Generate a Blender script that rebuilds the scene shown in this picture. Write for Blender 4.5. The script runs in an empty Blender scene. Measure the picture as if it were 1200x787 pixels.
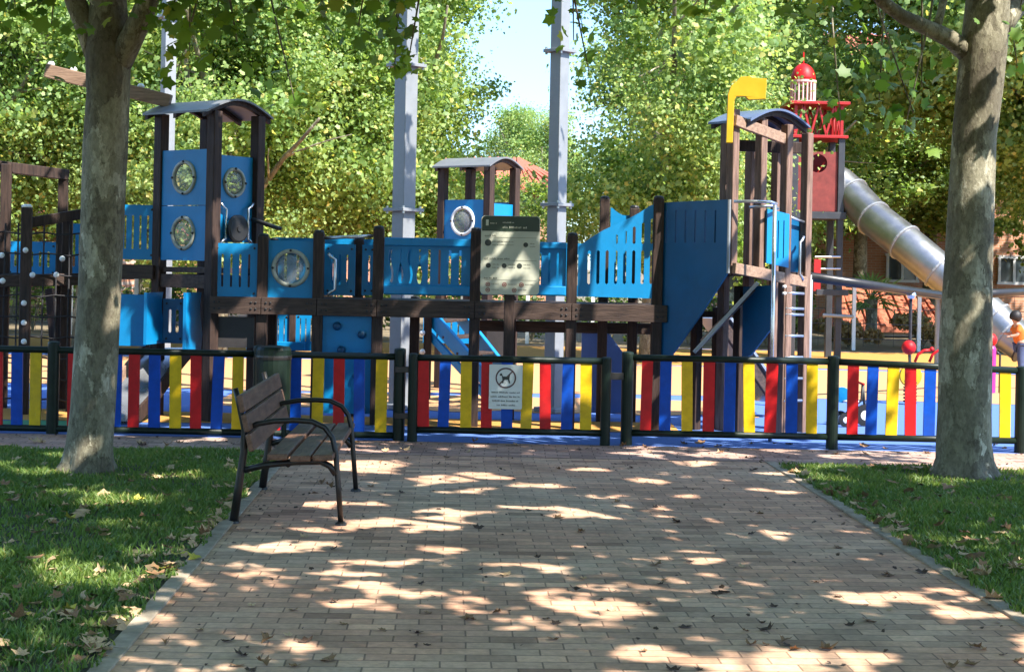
import bpy, bmesh, math, random
import numpy as np
from mathutils import Vector, Matrix, noise
from mathutils.geometry import tessellate_polygon

rnd = random.Random(7)
RNG = np.random.default_rng(11)
scene = bpy.context.scene
COL = scene.collection
R = math.radians

# ------------------------------------------------------------------ camera model
F, H, HOR, ROLL = 1800.0, 1.55, 84.0, R(1.15)
CR, SR = math.cos(ROLL), math.sin(ROLL)

def P(px, py, Z):
    """world point seen at photo pixel (px, py) at distance Z"""
    u, v = px - 600, py - 393.5
    a, b = u*CR + v*SR, -u*SR + v*CR
    return Vector((a/F*Z, Z, H - (b + HOR)/F*Z))

def G(px, py):
    u, v = px - 600, py - 393.5
    b = -u*SR + v*CR
    Z = H*F/(b + HOR)
    p = P(px, py, Z); p.z = 0
    return p

def proj(x, y, z):
    a = x/y*F; b = (H - z)/y*F - HOR
    return a*CR - b*SR + 600, a*SR + b*CR + 393.5

SUN = Vector((0.75, -0.66, 0)).normalized()*math.cos(R(49)) + Vector((0, 0, math.sin(R(49))))

# ------------------------------------------------------------------ materials
MATS = {}
def lin(r, g, b): return (r, g, b, 1)

def mat(name, col, rough=0.6, var=0.15, scale=8.0, metal=0.0, bump=0.0, bscale=40.0, spec=0.4, col2=None, stretch=None, coat=0.0):
    m = bpy.data.materials.new(name); m.use_nodes = True
    nt = m.node_tree; N = nt.nodes; L = nt.links
    b = N['Principled BSDF']
    tc = N.new('ShaderNodeTexCoord'); src = tc.outputs['Object']
    if stretch:
        mp = N.new('ShaderNodeMapping'); mp.inputs['Scale'].default_value = stretch
        L.new(src, mp.inputs['Vector']); src = mp.outputs['Vector']
    n = N.new('ShaderNodeTexNoise'); n.inputs['Scale'].default_value = scale; n.inputs['Detail'].default_value = 6
    n.inputs['Roughness'].default_value = 0.65
    L.new(src, n.inputs['Vector'])
    cr = N.new('ShaderNodeValToRGB'); L.new(n.outputs['Fac'], cr.inputs['Fac'])
    c1 = tuple(max(0, c*(1 - var)) for c in col); c2 = col2 or tuple(min(1, c*(1 + var)) for c in col)
    cr.color_ramp.elements[0].position = 0.32; cr.color_ramp.elements[1].position = 0.68
    cr.color_ramp.elements[0].color = lin(*c1); cr.color_ramp.elements[1].color = lin(*c2)
    L.new(cr.outputs['Color'], b.inputs['Base Color'])
    b.inputs['Roughness'].default_value = rough; b.inputs['Metallic'].default_value = metal
    b.inputs['Specular IOR Level'].default_value = spec
    if coat: b.inputs['Coat Weight'].default_value = coat
    n2 = N.new('ShaderNodeTexNoise'); n2.inputs['Scale'].default_value = 5; n2.inputs['Detail'].default_value = 3
    L.new(tc.outputs['Object'], n2.inputs['Vector'])
    mr = N.new('ShaderNodeMapRange'); mr.inputs['To Min'].default_value = max(0.05, rough - 0.12); mr.inputs['To Max'].default_value = min(1, rough + 0.14)
    L.new(n2.outputs['Fac'], mr.inputs['Value']); L.new(mr.outputs['Result'], b.inputs['Roughness'])
    if bump:
        n3 = N.new('ShaderNodeTexNoise'); n3.inputs['Scale'].default_value = bscale; n3.inputs['Detail'].default_value = 5
        L.new(src, n3.inputs['Vector'])
        bp = N.new('ShaderNodeBump'); bp.inputs['Strength'].default_value = bump; bp.inputs['Distance'].default_value = 0.01
        L.new(n3.outputs['Fac'], bp.inputs['Height']); L.new(bp.outputs['Normal'], b.inputs['Normal'])
    MATS[name] = m
    return m

def leaf_mat(name, dark, light, trans, odd=None):
    m = bpy.data.materials.new(name); m.use_nodes = True
    nt = m.node_tree; N = nt.nodes; L = nt.links
    b = N['Principled BSDF']; out = N['Material Output']
    g = N.new('ShaderNodeNewGeometry')
    cr = N.new('ShaderNodeValToRGB'); L.new(g.outputs['Random Per Island'], cr.inputs['Fac'])
    e = cr.color_ramp.elements
    e[0].position = 0.0; e[0].color = lin(*dark); e[1].position = 0.93; e[1].color = lin(*light)
    if odd:
        x = e.new(0.97); x.color = lin(*odd)
    tc = N.new('ShaderNodeTexCoord'); nz = N.new('ShaderNodeTexNoise'); nz.inputs['Scale'].default_value = 0.9; nz.inputs['Detail'].default_value = 3; L.new(tc.outputs['Object'], nz.inputs['Vector'])
    vr = N.new('ShaderNodeValToRGB'); L.new(nz.outputs['Fac'], vr.inputs['Fac'])
    vr.color_ramp.elements[0].position = .34; vr.color_ramp.elements[0].color = lin(.72, .82, .74); vr.color_ramp.elements[1].position = .66; vr.color_ramp.elements[1].color = lin(1.28, 1.15, 1.15)
    mv = N.new('ShaderNodeMixRGB'); mv.blend_type = 'MULTIPLY'; mv.inputs[0].default_value = 1; L.new(cr.outputs['Color'], mv.inputs[1]); L.new(vr.outputs['Color'], mv.inputs[2]); cr = mv
    L.new(cr.outputs['Color'], b.inputs['Base Color'])
    b.inputs['Roughness'].default_value = 0.52; b.inputs['Specular IOR Level'].default_value = 0.28
    tr = N.new('ShaderNodeBsdfTranslucent')
    mx2 = N.new('ShaderNodeMix'); mx2.data_type = 'RGBA'; mx2.blend_type = 'MULTIPLY'; mx2.inputs[0].default_value = 1
    L.new(cr.outputs['Color'], mx2.inputs[6]); mx2.inputs[7].default_value = trans + (1,)
    L.new(mx2.outputs[2], tr.inputs['Color'])
    add = N.new('ShaderNodeAddShader')
    L.new(b.outputs[0], add.inputs[0]); L.new(tr.outputs[0], add.inputs[1])
    L.new(add.outputs[0], out.inputs['Surface'])
    MATS[name] = m
    return m

def wood(name, c1, c2, rough=0.65, sc=(14, 14, 1.2)):
    return mat(name, c1, rough, 0.25, 3.0, 0, 0.35, 9.0, 0.3, c2, sc)

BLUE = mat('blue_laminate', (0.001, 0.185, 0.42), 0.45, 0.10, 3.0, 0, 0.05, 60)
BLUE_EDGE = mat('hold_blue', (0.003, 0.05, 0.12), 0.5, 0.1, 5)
BLUE_SHADED = mat('shaded_blue_laminate', (0.002, 0.088, 0.215), 0.45, 0.10, 3.0, 0, 0.05, 60)  # darker copy of the blue laminate, with the panels' shade in its colour
LILAC = mat('violet_blue_laminate', (0.10, 0.18, 0.45), 0.5, 0.1, 4)
POST = wood('stained_post', (0.020, 0.012, 0.010), (0.062, 0.036, 0.027))
BEAM = wood('stained_beam', (0.034, 0.021, 0.017), (0.080, 0.050, 0.038), 0.6, (1.5, 14, 14))
POST_SUNLIT = wood('sunlit_post', (0.12, 0.070, 0.052), (0.26, 0.16, 0.12))  # same post wood, lighter for the right tower: sunlight put into the colour
TAN = wood('pale_timber', (0.24, 0.15, 0.105), (0.36, 0.235, 0.165), 0.6, (1.5, 12, 12))
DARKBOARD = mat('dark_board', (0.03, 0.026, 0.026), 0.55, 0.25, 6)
STEEL = mat('stainless_steel', (0.55, 0.56, 0.58), 0.28, 0.06, 6, 0.9, 0.03, 30, 0.5)
GALV = mat('galvanised_steel', (0.245, 0.257, 0.27), 0.45, 0.10, 5, 0.25, 0.03, 50, 0.5)
WHITE = mat('white_plastic', (0.75, 0.75, 0.73), 0.4, 0.06, 6)
BLACK = mat('black_rubber', (0.015, 0.015, 0.016), 0.5, 0.2, 8)
ROOFG = mat('grey_roof_sheet', (0.15, 0.155, 0.165), 0.4, 0.12, 4, 0.1, 0.04, 20)
ROOFN = mat('navy_roof_sheet', (0.10, 0.13, 0.22), 0.3, 0.15, 4, 0.1, 0.04, 20)
YEL = mat('mustard_laminate', (0.55, 0.33, 0.012), 0.45, 0.1, 5)
FGREEN = mat('dark_green_paint', (0.007, 0.014, 0.009), 0.38, 0.25, 10, 0.0, 0.05, 60, 0.22)
PRED = mat('red_paint', (0.47, 0.008, 0.010), 0.45, 0.16, 14, 0, 0.03, 60, 0.25)
PBLUE = mat('blue_paint', (0.001, 0.055, 0.36), 0.45, 0.16, 14, 0, 0.03, 60, 0.22)
PYEL = mat('yellow_paint', (0.62, 0.40, 0.006), 0.45, 0.14, 14, 0, 0.03, 60, 0.25)
TRED = mat('tower_red_paint', (0.33, 0.014, 0.014), 0.42, 0.15, 6)
TGREY = mat('tower_grey_paint', (0.035, 0.038, 0.045), 0.45, 0.2, 6)
SLAT = wood('bench_slat_wood', (0.10, 0.05, 0.030), (0.19, 0.105, 0.066), 0.5, (14, 1.4, 14))
IRON = mat('dark_bench_iron', (0.02, 0.018, 0.017), 0.35, 0.3, 10, 0.3, 0.04, 60, 0.5)
SIGNC = mat('sign_cream', (0.46, 0.46, 0.36), 0.4, 0.08, 4)
SIGNW = mat('sign_white', (0.62, 0.65, 0.62), 0.4, 0.06, 4)
SIGNG = mat('sign_green', (0.022, 0.04, 0.024), 0.4, 0.1, 4)
INK = mat('sign_ink', (0.03, 0.035, 0.03), 0.5, 0.1, 4)
INKL = mat('sign_ink_pale', (0.075, 0.07, 0.06), 0.5, 0.1, 4)
INKR = mat('sign_ink_red', (0.25, 0.07, 0.06), 0.5, 0.1, 4)
ROPE = mat('dark_rope', (0.03, 0.028, 0.03), 0.8, 0.3, 30)
BRICKW = None
TERRA = mat('terracotta_tiles', (0.42, 0.13, 0.07), 0.75, 0.3, 12, 0, 0.3, 12)
CONC = mat('kerb_concrete', (0.33, 0.27, 0.20), 0.85, 0.25, 12, 0, 0.3, 60)
DRAIN = mat('joint_dark', (0.06, 0.055, 0.05), 0.9, 0.2, 12)
SKIN = mat('skin', (0.45, 0.25, 0.17), 0.5, 0.06, 10)
ORANGE = mat('orange_cloth', (0.62, 0.14, 0.02), 0.8, 0.15, 12, 0, 0.2, 40)
HAIR = mat('dark_hair', (0.012, 0.009, 0.008), 0.5, 0.3, 30, 0, 0.3, 80)
JEANS = mat('blue_cloth', (0.05, 0.07, 0.14), 0.85, 0.2, 12)
MAGENTA = mat('magenta_paint', (0.42, 0.02, 0.19), 0.45, 0.1, 6)
GLASSW = mat('window_glass', (0.06, 0.08, 0.09), 0.08, 0.2, 3, 0, 0, 1, 0.6)
RENDER_W = mat('pale_render', (0.55, 0.52, 0.47), 0.85, 0.1, 3, 0, 0.15, 30)

def wear(m, scratch, dirt, amt=0.5, zbase=None):
    nt = m.node_tree; N = nt.nodes; L = nt.links; b = N['Principled BSDF']
    src = b.inputs['Base Color'].links[0].from_socket
    tc = N.new('ShaderNodeTexCoord')
    n1 = N.new('ShaderNodeTexNoise'); n1.inputs['Scale'].default_value = 1.6; n1.inputs['Detail'].default_value = 7; n1.inputs['Roughness'].default_value = .7; L.new(tc.outputs['Object'], n1.inputs['Vector'])
    r1 = N.new('ShaderNodeValToRGB'); r1.color_ramp.elements[0].position = .50; r1.color_ramp.elements[1].position = .72; L.new(n1.outputs['Fac'], r1.inputs['Fac'])
    k1 = N.new('ShaderNodeMath'); k1.operation = 'MULTIPLY'; k1.inputs[1].default_value = amt; L.new(r1.outputs['Color'], k1.inputs[0])
    m1 = N.new('ShaderNodeMixRGB'); L.new(k1.outputs[0], m1.inputs[0]); L.new(src, m1.inputs[1]); m1.inputs[2].default_value = lin(*dirt)
    mp = N.new('ShaderNodeMapping'); mp.inputs['Scale'].default_value = (30, 30, 4); mp.inputs['Rotation'].default_value = (0.3, 0.2, 0.1); L.new(tc.outputs['Object'], mp.inputs['Vector'])
    n2 = N.new('ShaderNodeTexNoise'); n2.inputs['Scale'].default_value = 1.0; n2.inputs['Detail'].default_value = 5; n2.inputs['Roughness'].default_value = .75; L.new(mp.outputs['Vector'], n2.inputs['Vector'])
    r2 = N.new('ShaderNodeValToRGB'); r2.color_ramp.elements[0].position = .66; r2.color_ramp.elements[1].position = .72; L.new(n2.outputs['Fac'], r2.inputs['Fac'])
    k2 = N.new('ShaderNodeMath'); k2.operation = 'MULTIPLY'; k2.inputs[1].default_value = .55; L.new(r2.outputs['Color'], k2.inputs[0])
    m2 = N.new('ShaderNodeMixRGB'); L.new(k2.outputs[0], m2.inputs[0]); L.new(m1.outputs[0], m2.inputs[1]); m2.inputs[2].default_value = lin(*scratch)
    L.new(m2.outputs[0], b.inputs['Base Color'])
wear(BLUE, (0.06, 0.26, 0.46), (0.02, 0.12, 0.26), .45); wear(BLUE_SHADED, (0.03, 0.12, 0.22), (0.012, 0.05, 0.10), .45)
wear(PRED, (0.50, 0.10, 0.09), (0.26, 0.02, 0.018), .5); wear(PBLUE, (0.05, 0.15, 0.42), (0.02, 0.045, 0.18), .5); wear(PYEL, (0.66, 0.50, 0.14), (0.40, 0.25, 0.03), .5)
wear(SIGNC, (0.52, 0.52, 0.44), (0.30, 0.30, 0.22), .3); wear(SIGNW, (0.68, 0.7, 0.68), (0.42, 0.43, 0.38), .3)

LEAF_N = leaf_mat('plane_leaf', (0.035, 0.075, 0.012), (0.085, 0.15, 0.022), (2.0, 1.85, 0.9), (0.16, 0.17, 0.03))
LEAF_B = leaf_mat('sunlit_leaf', (0.050, 0.096, 0.022), (0.170, 0.235, 0.080), (1.7, 1.6, 0.95), (0.26, 0.24, 0.08))
LEAF_M = leaf_mat('midgreen_leaf', (0.045, 0.09, 0.018), (0.13, 0.19, 0.045), (1.6, 1.5, 0.8), (0.22, 0.22, 0.07))
LEAF_D = leaf_mat('dark_leaf', (0.03, 0.06, 0.015), (0.07, 0.11, 0.025), (1.5, 1.5, 0.8))
GRASS = leaf_mat('grass_blade', (0.042, 0.083, 0.015), (0.10, 0.148, 0.032), (1.2, 1.15, 0.7), (0.18, 0.16, 0.06))
DRY1 = mat('dry_leaf_brown', (0.22, 0.12, 0.055), 0.75, 0.4, 20)
DRY2 = mat('dry_leaf_tan', (0.46, 0.31, 0.17), 0.75, 0.3, 20)
DRY3 = mat('dry_leaf_dark', (0.07, 0.04, 0.025), 0.75, 0.4, 20)
DRY4 = mat('yellowing_leaf', (0.42, 0.36, 0.05), 0.7, 0.3, 20)

def bark_material():
    m = bpy.data.materials.new('plane_bark'); m.use_nodes = True
    nt = m.node_tree; N = nt.nodes; L = nt.links; b = N['Principled BSDF']
    tc = N.new('ShaderNodeTexCoord'); mp = N.new('ShaderNodeMapping'); mp.inputs['Scale'].default_value = (1, 1, 0.5); L.new(tc.outputs['Object'], mp.inputs['Vector'])
    n = N.new('ShaderNodeTexNoise'); n.inputs['Scale'].default_value = 9; n.inputs['Detail'].default_value = 7; n.inputs['Roughness'].default_value = 0.65; L.new(mp.outputs['Vector'], n.inputs['Vector'])
    d = N.new('ShaderNodeMixRGB'); d.inputs[0].default_value = 0.22; L.new(mp.outputs['Vector'], d.inputs[1]); L.new(n.outputs['Color'], d.inputs[2])
    def plates(scale):
        v = N.new('ShaderNodeTexVoronoi'); v.inputs['Scale'].default_value = scale; L.new(d.outputs[0], v.inputs['Vector']); return v
    v1, v2 = plates(7.0), plates(17.0)
    sx = N.new('ShaderNodeSeparateXYZ'); L.new(v1.outputs['Color'], sx.inputs[0]); s2 = N.new('ShaderNodeSeparateXYZ'); L.new(v2.outputs['Color'], s2.inputs[0])
    ma = N.new('ShaderNodeMath'); ma.operation = 'MULTIPLY_ADD'; ma.inputs[1].default_value = .62; L.new(sx.outputs[0], ma.inputs[0])
    mb = N.new('ShaderNodeMath'); mb.operation = 'MULTIPLY'; mb.inputs[1].default_value = .38; L.new(s2.outputs[0], mb.inputs[0]); L.new(mb.outputs[0], ma.inputs[2])
    cr = N.new('ShaderNodeValToRGB'); cr.color_ramp.interpolation = 'LINEAR'; L.new(ma.outputs[0], cr.inputs['Fac']); e = cr.color_ramp.elements
    e[0].position = .12; e[0].color = lin(.15, .13, .095); e[1].position = .92; e[1].color = lin(.52, .48, .37)
    for p_, c_ in ((.36, (.205, .185, .13)), (.55, (.25, .228, .16)), (.74, (.31, .285, .205))):
        x = e.new(p_); x.color = lin(*c_)
    ve = N.new('ShaderNodeTexVoronoi'); ve.feature = 'DISTANCE_TO_EDGE'; ve.inputs['Scale'].default_value = 7.0; L.new(d.outputs[0], ve.inputs['Vector'])
    re = N.new('ShaderNodeValToRGB'); re.color_ramp.elements[0].position = 0; re.color_ramp.elements[0].color = lin(.55, .52, .48); re.color_ramp.elements[1].position = .035; re.color_ramp.elements[1].color = lin(1, 1, 1); L.new(ve.outputs['Distance'], re.inputs['Fac'])
    m1 = N.new('ShaderNodeMixRGB'); m1.blend_type = 'MULTIPLY'; m1.inputs[0].default_value = .8; L.new(cr.outputs['Color'], m1.inputs[1]); L.new(re.outputs['Color'], m1.inputs[2])
    n5 = N.new('ShaderNodeTexNoise'); n5.inputs['Scale'].default_value = 38; n5.inputs['Detail'].default_value = 8; n5.inputs['Roughness'].default_value = 0.75; L.new(mp.outputs['Vector'], n5.inputs['Vector'])
    r5 = N.new('ShaderNodeValToRGB'); r5.color_ramp.elements[0].position = .34; r5.color_ramp.elements[1].position = .64; r5.color_ramp.elements[0].color = lin(.5, .48, .44); r5.color_ramp.elements[1].color = lin(1.12, 1.12, 1.1); L.new(n5.outputs['Fac'], r5.inputs['Fac'])
    m5 = N.new('ShaderNodeMixRGB'); m5.blend_type = 'MULTIPLY'; m5.inputs[0].default_value = .85; L.new(m1.outputs[0], m5.inputs[1]); L.new(r5.outputs['Color'], m5.inputs[2])
    L.new(m5.outputs[0], b.inputs['Base Color']); b.inputs['Roughness'].default_value = .85; b.inputs['Specular IOR Level'].default_value = .2
    h = N.new('ShaderNodeMath'); h.operation = 'MULTIPLY_ADD'; h.inputs[1].default_value = .6; L.new(n5.outputs['Fac'], h.inputs[0]); L.new(ma.outputs[0], h.inputs[2])
    bp = N.new('ShaderNodeBump'); bp.inputs['Strength'].default_value = .7; bp.inputs['Distance'].default_value = .02; L.new(h.outputs[0], bp.inputs['Height']); L.new(bp.outputs['Normal'], b.inputs['Normal'])
    return m
BARK = bark_material()

def paver_material(name, ang, ca, cb, cc, mortar):
    m = bpy.data.materials.new(name); m.use_nodes = True
    nt = m.node_tree; N = nt.nodes; L = nt.links; b = N['Principled BSDF']
    tc = N.new('ShaderNodeTexCoord')
    mp = N.new('ShaderNodeMapping'); mp.inputs['Rotation'].default_value = (0, 0, ang); L.new(tc.outputs['Object'], mp.inputs['Vector'])
    # slight waviness so that courses are not ruler straight
    nz = N.new('ShaderNodeTexNoise'); nz.inputs['Scale'].default_value = 1.3; nz.inputs['Detail'].default_value = 2; L.new(mp.outputs['Vector'], nz.inputs['Vector'])
    vs = N.new('ShaderNodeVectorMath'); vs.operation = 'SCALE'; vs.inputs['Scale'].default_value = 0.018; L.new(nz.outputs['Color'], vs.inputs[0])
    va = N.new('ShaderNodeVectorMath'); L.new(mp.outputs['Vector'], va.inputs[0]); L.new(vs.outputs[0], va.inputs[1])
    br = N.new('ShaderNodeTexBrick'); br.offset = 0.5; br.inputs['Scale'].default_value = 1.0
    br.inputs['Brick Width'].default_value = 0.2; br.inputs['Row Height'].default_value = 0.1
    br.inputs['Mortar Size'].default_value = 0.0042; br.inputs['Mortar Smooth'].default_value = 0.25; br.inputs['Bias'].default_value = -0.05
    br.inputs['Color1'].default_value = lin(*ca); br.inputs['Color2'].default_value = lin(*cb); br.inputs['Mortar'].default_value = lin(*mortar)
    L.new(va.outputs[0], br.inputs['Vector'])
    n = N.new('ShaderNodeTexNoise'); n.inputs['Scale'].default_value = 0.55; n.inputs['Detail'].default_value = 5; L.new(tc.outputs['Object'], n.inputs['Vector'])
    rp = N.new('ShaderNodeValToRGB'); rp.color_ramp.elements[0].position = 0.36; rp.color_ramp.elements[1].position = 0.56; L.new(n.outputs['Fac'], rp.inputs['Fac'])
    mx = N.new('ShaderNodeMixRGB'); mx.blend_type = 'MULTIPLY'; L.new(rp.outputs['Color'], mx.inputs[0]); L.new(br.outputs['Color'], mx.inputs[1]); mx.inputs[2].default_value = lin(*cc)
    n2 = N.new('ShaderNodeTexNoise'); n2.inputs['Scale'].default_value = 26; n2.inputs['Detail'].default_value = 8; n2.inputs['Roughness'].default_value = 0.7; L.new(tc.outputs['Object'], n2.inputs['Vector'])
    r2 = N.new('ShaderNodeValToRGB'); r2.color_ramp.elements[0].position = 0.3; r2.color_ramp.elements[1].position = 0.7
    r2.color_ramp.elements[0].color = lin(0.72, 0.72, 0.72); r2.color_ramp.elements[1].color = lin(1.12, 1.12, 1.12); L.new(n2.outputs['Fac'], r2.inputs['Fac'])
    m2 = N.new('ShaderNodeMixRGB'); m2.blend_type = 'MULTIPLY'; m2.inputs[0].default_value = 1; L.new(mx.outputs[0], m2.inputs[1]); L.new(r2.outputs['Color'], m2.inputs[2])
    n4 = N.new('ShaderNodeTexNoise'); n4.inputs['Scale'].default_value = 2.3; n4.inputs['Detail'].default_value = 6; L.new(tc.outputs['Object'], n4.inputs['Vector'])
    r4 = N.new('ShaderNodeValToRGB'); r4.color_ramp.elements[0].position = 0.30; r4.color_ramp.elements[1].position = 0.5
    r4.color_ramp.elements[0].color = lin(0.70, 0.69, 0.68); r4.color_ramp.elements[1].color = lin(1, 1, 1); L.new(n4.outputs['Fac'], r4.inputs['Fac'])
    def math_(op, a, b_=None):
        q = N.new('ShaderNodeMath'); q.operation = op
        for i, v_ in enumerate((a, b_)):
            if v_ is None: continue
            if isinstance(v_, (int, float)): q.inputs[i].default_value = v_
            else: L.new(v_, q.inputs[i])
        return q.outputs[0]
    sp_ = N.new('ShaderNodeSeparateXYZ'); L.new(va.outputs[0], sp_.inputs[0])
    row = math_('FLOOR', math_('DIVIDE', sp_.outputs['Y'], 0.1)); even = math_('SUBTRACT', 1.0, math_('FLOORED_MODULO', row, 2.0))
    colm = math_('FLOOR', math_('DIVIDE', math_('ADD', sp_.outputs['X'], math_('MULTIPLY', even, 0.1)), 0.2))
    cb_ = N.new('ShaderNodeCombineXYZ'); L.new(row, cb_.inputs[0]); L.new(colm, cb_.inputs[1])
    wn = N.new('ShaderNodeTexWhiteNoise'); wn.noise_dimensions = '2D'; L.new(cb_.outputs[0], wn.inputs['Vector'])
    rb = N.new('ShaderNodeValToRGB'); L.new(wn.outputs['Value'], rb.inputs['Fac']); eb = rb.color_ramp.elements
    eb[0].position = 0.0; eb[0].color = lin(.62, .58, .55); eb[1].position = 1.0; eb[1].color = lin(1.22, 1.16, 1.10)
    q_ = eb.new(.12); q_.color = lin(.86, .84, .82); q_ = eb.new(.55); q_.color = lin(1, .98, .96); q_ = eb.new(.86); q_.color = lin(1.06, .98, .94)
    mb_ = N.new('ShaderNodeMixRGB'); mb_.blend_type = 'MULTIPLY'; mb_.inputs[0].default_value = 1; L.new(m2.outputs[0], mb_.inputs[1]); L.new(rb.outputs['Color'], mb_.inputs[2]); m2 = mb_
    m3 = N.new('ShaderNodeMixRGB'); m3.blend_type = 'MULTIPLY'; m3.inputs[0].default_value = 1; L.new(m2.outputs[0], m3.inputs[1]); L.new(r4.outputs['Color'], m3.inputs[2])
    L.new(m3.outputs[0], b.inputs['Base Color']); b.inputs['Roughness'].default_value = 0.85; b.inputs['Specular IOR Level'].default_value = 0.25
    ad = N.new('ShaderNodeMath'); ad.operation = 'MULTIPLY_ADD'; ad.inputs[1].default_value = -1.0; ad.inputs[2].default_value = 1.0; L.new(br.outputs['Fac'], ad.inputs[0])
    a2 = N.new('ShaderNodeMath'); a2.operation = 'MULTIPLY_ADD'; a2.inputs[1].default_value = 0.25; L.new(n2.outputs['Fac'], a2.inputs[0]); L.new(ad.outputs[0], a2.inputs[2])
    bp = N.new('ShaderNodeBump'); bp.inputs['Strength'].default_value = 0.7; bp.inputs['Distance'].default_value = 0.006
    L.new(a2.outputs[0], bp.inputs['Height']); L.new(bp.outputs['Normal'], b.inputs['Normal'])
    return m

def brick_wall_material(name, c1, c2, mortar):
    m = bpy.data.materials.new(name); m.use_nodes = True
    nt = m.node_tree; N = nt.nodes; L = nt.links; b = N['Principled BSDF']
    tc = N.new('ShaderNodeTexCoord'); mp = N.new('ShaderNodeMapping'); mp.inputs['Rotation'].default_value = (R(90), 0, 0)
    L.new(tc.outputs['Object'], mp.inputs['Vector'])
    br = N.new('ShaderNodeTexBrick'); br.inputs['Scale'].default_value = 1; br.inputs['Brick Width'].default_value = 0.25; br.inputs['Row Height'].default_value = 0.075
    br.inputs['Mortar Size'].default_value = 0.007
    br.inputs['Color1'].default_value = lin(*c1); br.inputs['Color2'].default_value = lin(*c2); br.inputs['Mortar'].default_value = lin(*mortar)
    L.new(mp.outputs['Vector'], br.inputs['Vector'])
    L.new(br.outputs['Color'], b.inputs['Base Color']); b.inputs['Roughness'].default_value = 0.9
    return m
BRICKW = brick_wall_material('orange_brick', (0.56, 0.26, 0.14), (0.47, 0.20, 0.11), (0.50, 0.40, 0.31))

def glass_pane(name):
    m = bpy.data.materials.new(name); m.use_nodes = True
    nt = m.node_tree; N = nt.nodes; L = nt.links; out = N['Material Output']
    b = N['Principled BSDF']; b.inputs['Base Color'].default_value = lin(0.52, 0.56, 0.58); b.inputs['Roughness'].default_value = 0.2
    t = N.new('ShaderNodeBsdfTransparent'); t.inputs['Color'].default_value = lin(0.86, 0.88, 0.88)
    mx = N.new('ShaderNodeMixShader'); mx.inputs[0].default_value = 0.32
    nz = N.new('ShaderNodeTexNoise'); nz.inputs['Scale'].default_value = 14; mr = N.new('ShaderNodeMapRange'); mr.inputs['To Min'].default_value = 0.08; mr.inputs['To Max'].default_value = 0.40
    L.new(nz.outputs['Fac'], mr.inputs['Value']); L.new(mr.outputs['Result'], mx.inputs[0])
    L.new(t.outputs[0], mx.inputs[1]); L.new(b.outputs[0], mx.inputs[2]); L.new(mx.outputs[0], out.inputs['Surface'])
    return m
RINGM = mat('olive_ring', (0.30, 0.31, 0.26), 0.4, 0.2, 10)
PANE = glass_pane('scratched_clear_plastic')

# ------------------------------------------------------------------ mesh helpers
def root_loc(o):
    while o is not None:
        if o.parent is None: return Vector(o.location)
        o = o.parent
    return Vector((0, 0, 0))

def link_mesh(name, me, material, parent=None, smooth=False, bevel=0.0, loc=None):
    o = bpy.data.objects.new(name, me); COL.objects.link(o)
    if material is not None and not me.materials: me.materials.append(material)
    if parent is not None: o.parent = parent
    if loc is not None: o.location = loc
    if smooth:
        me.polygons.foreach_set('use_smooth', [True]*len(me.polygons))
    if bevel:
        b = o.modifiers.new('bevel', 'BEVEL'); b.width = bevel; b.segments = 2; b.limit_method = 'ANGLE'; b.angle_limit = R(40)
    return o

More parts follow.
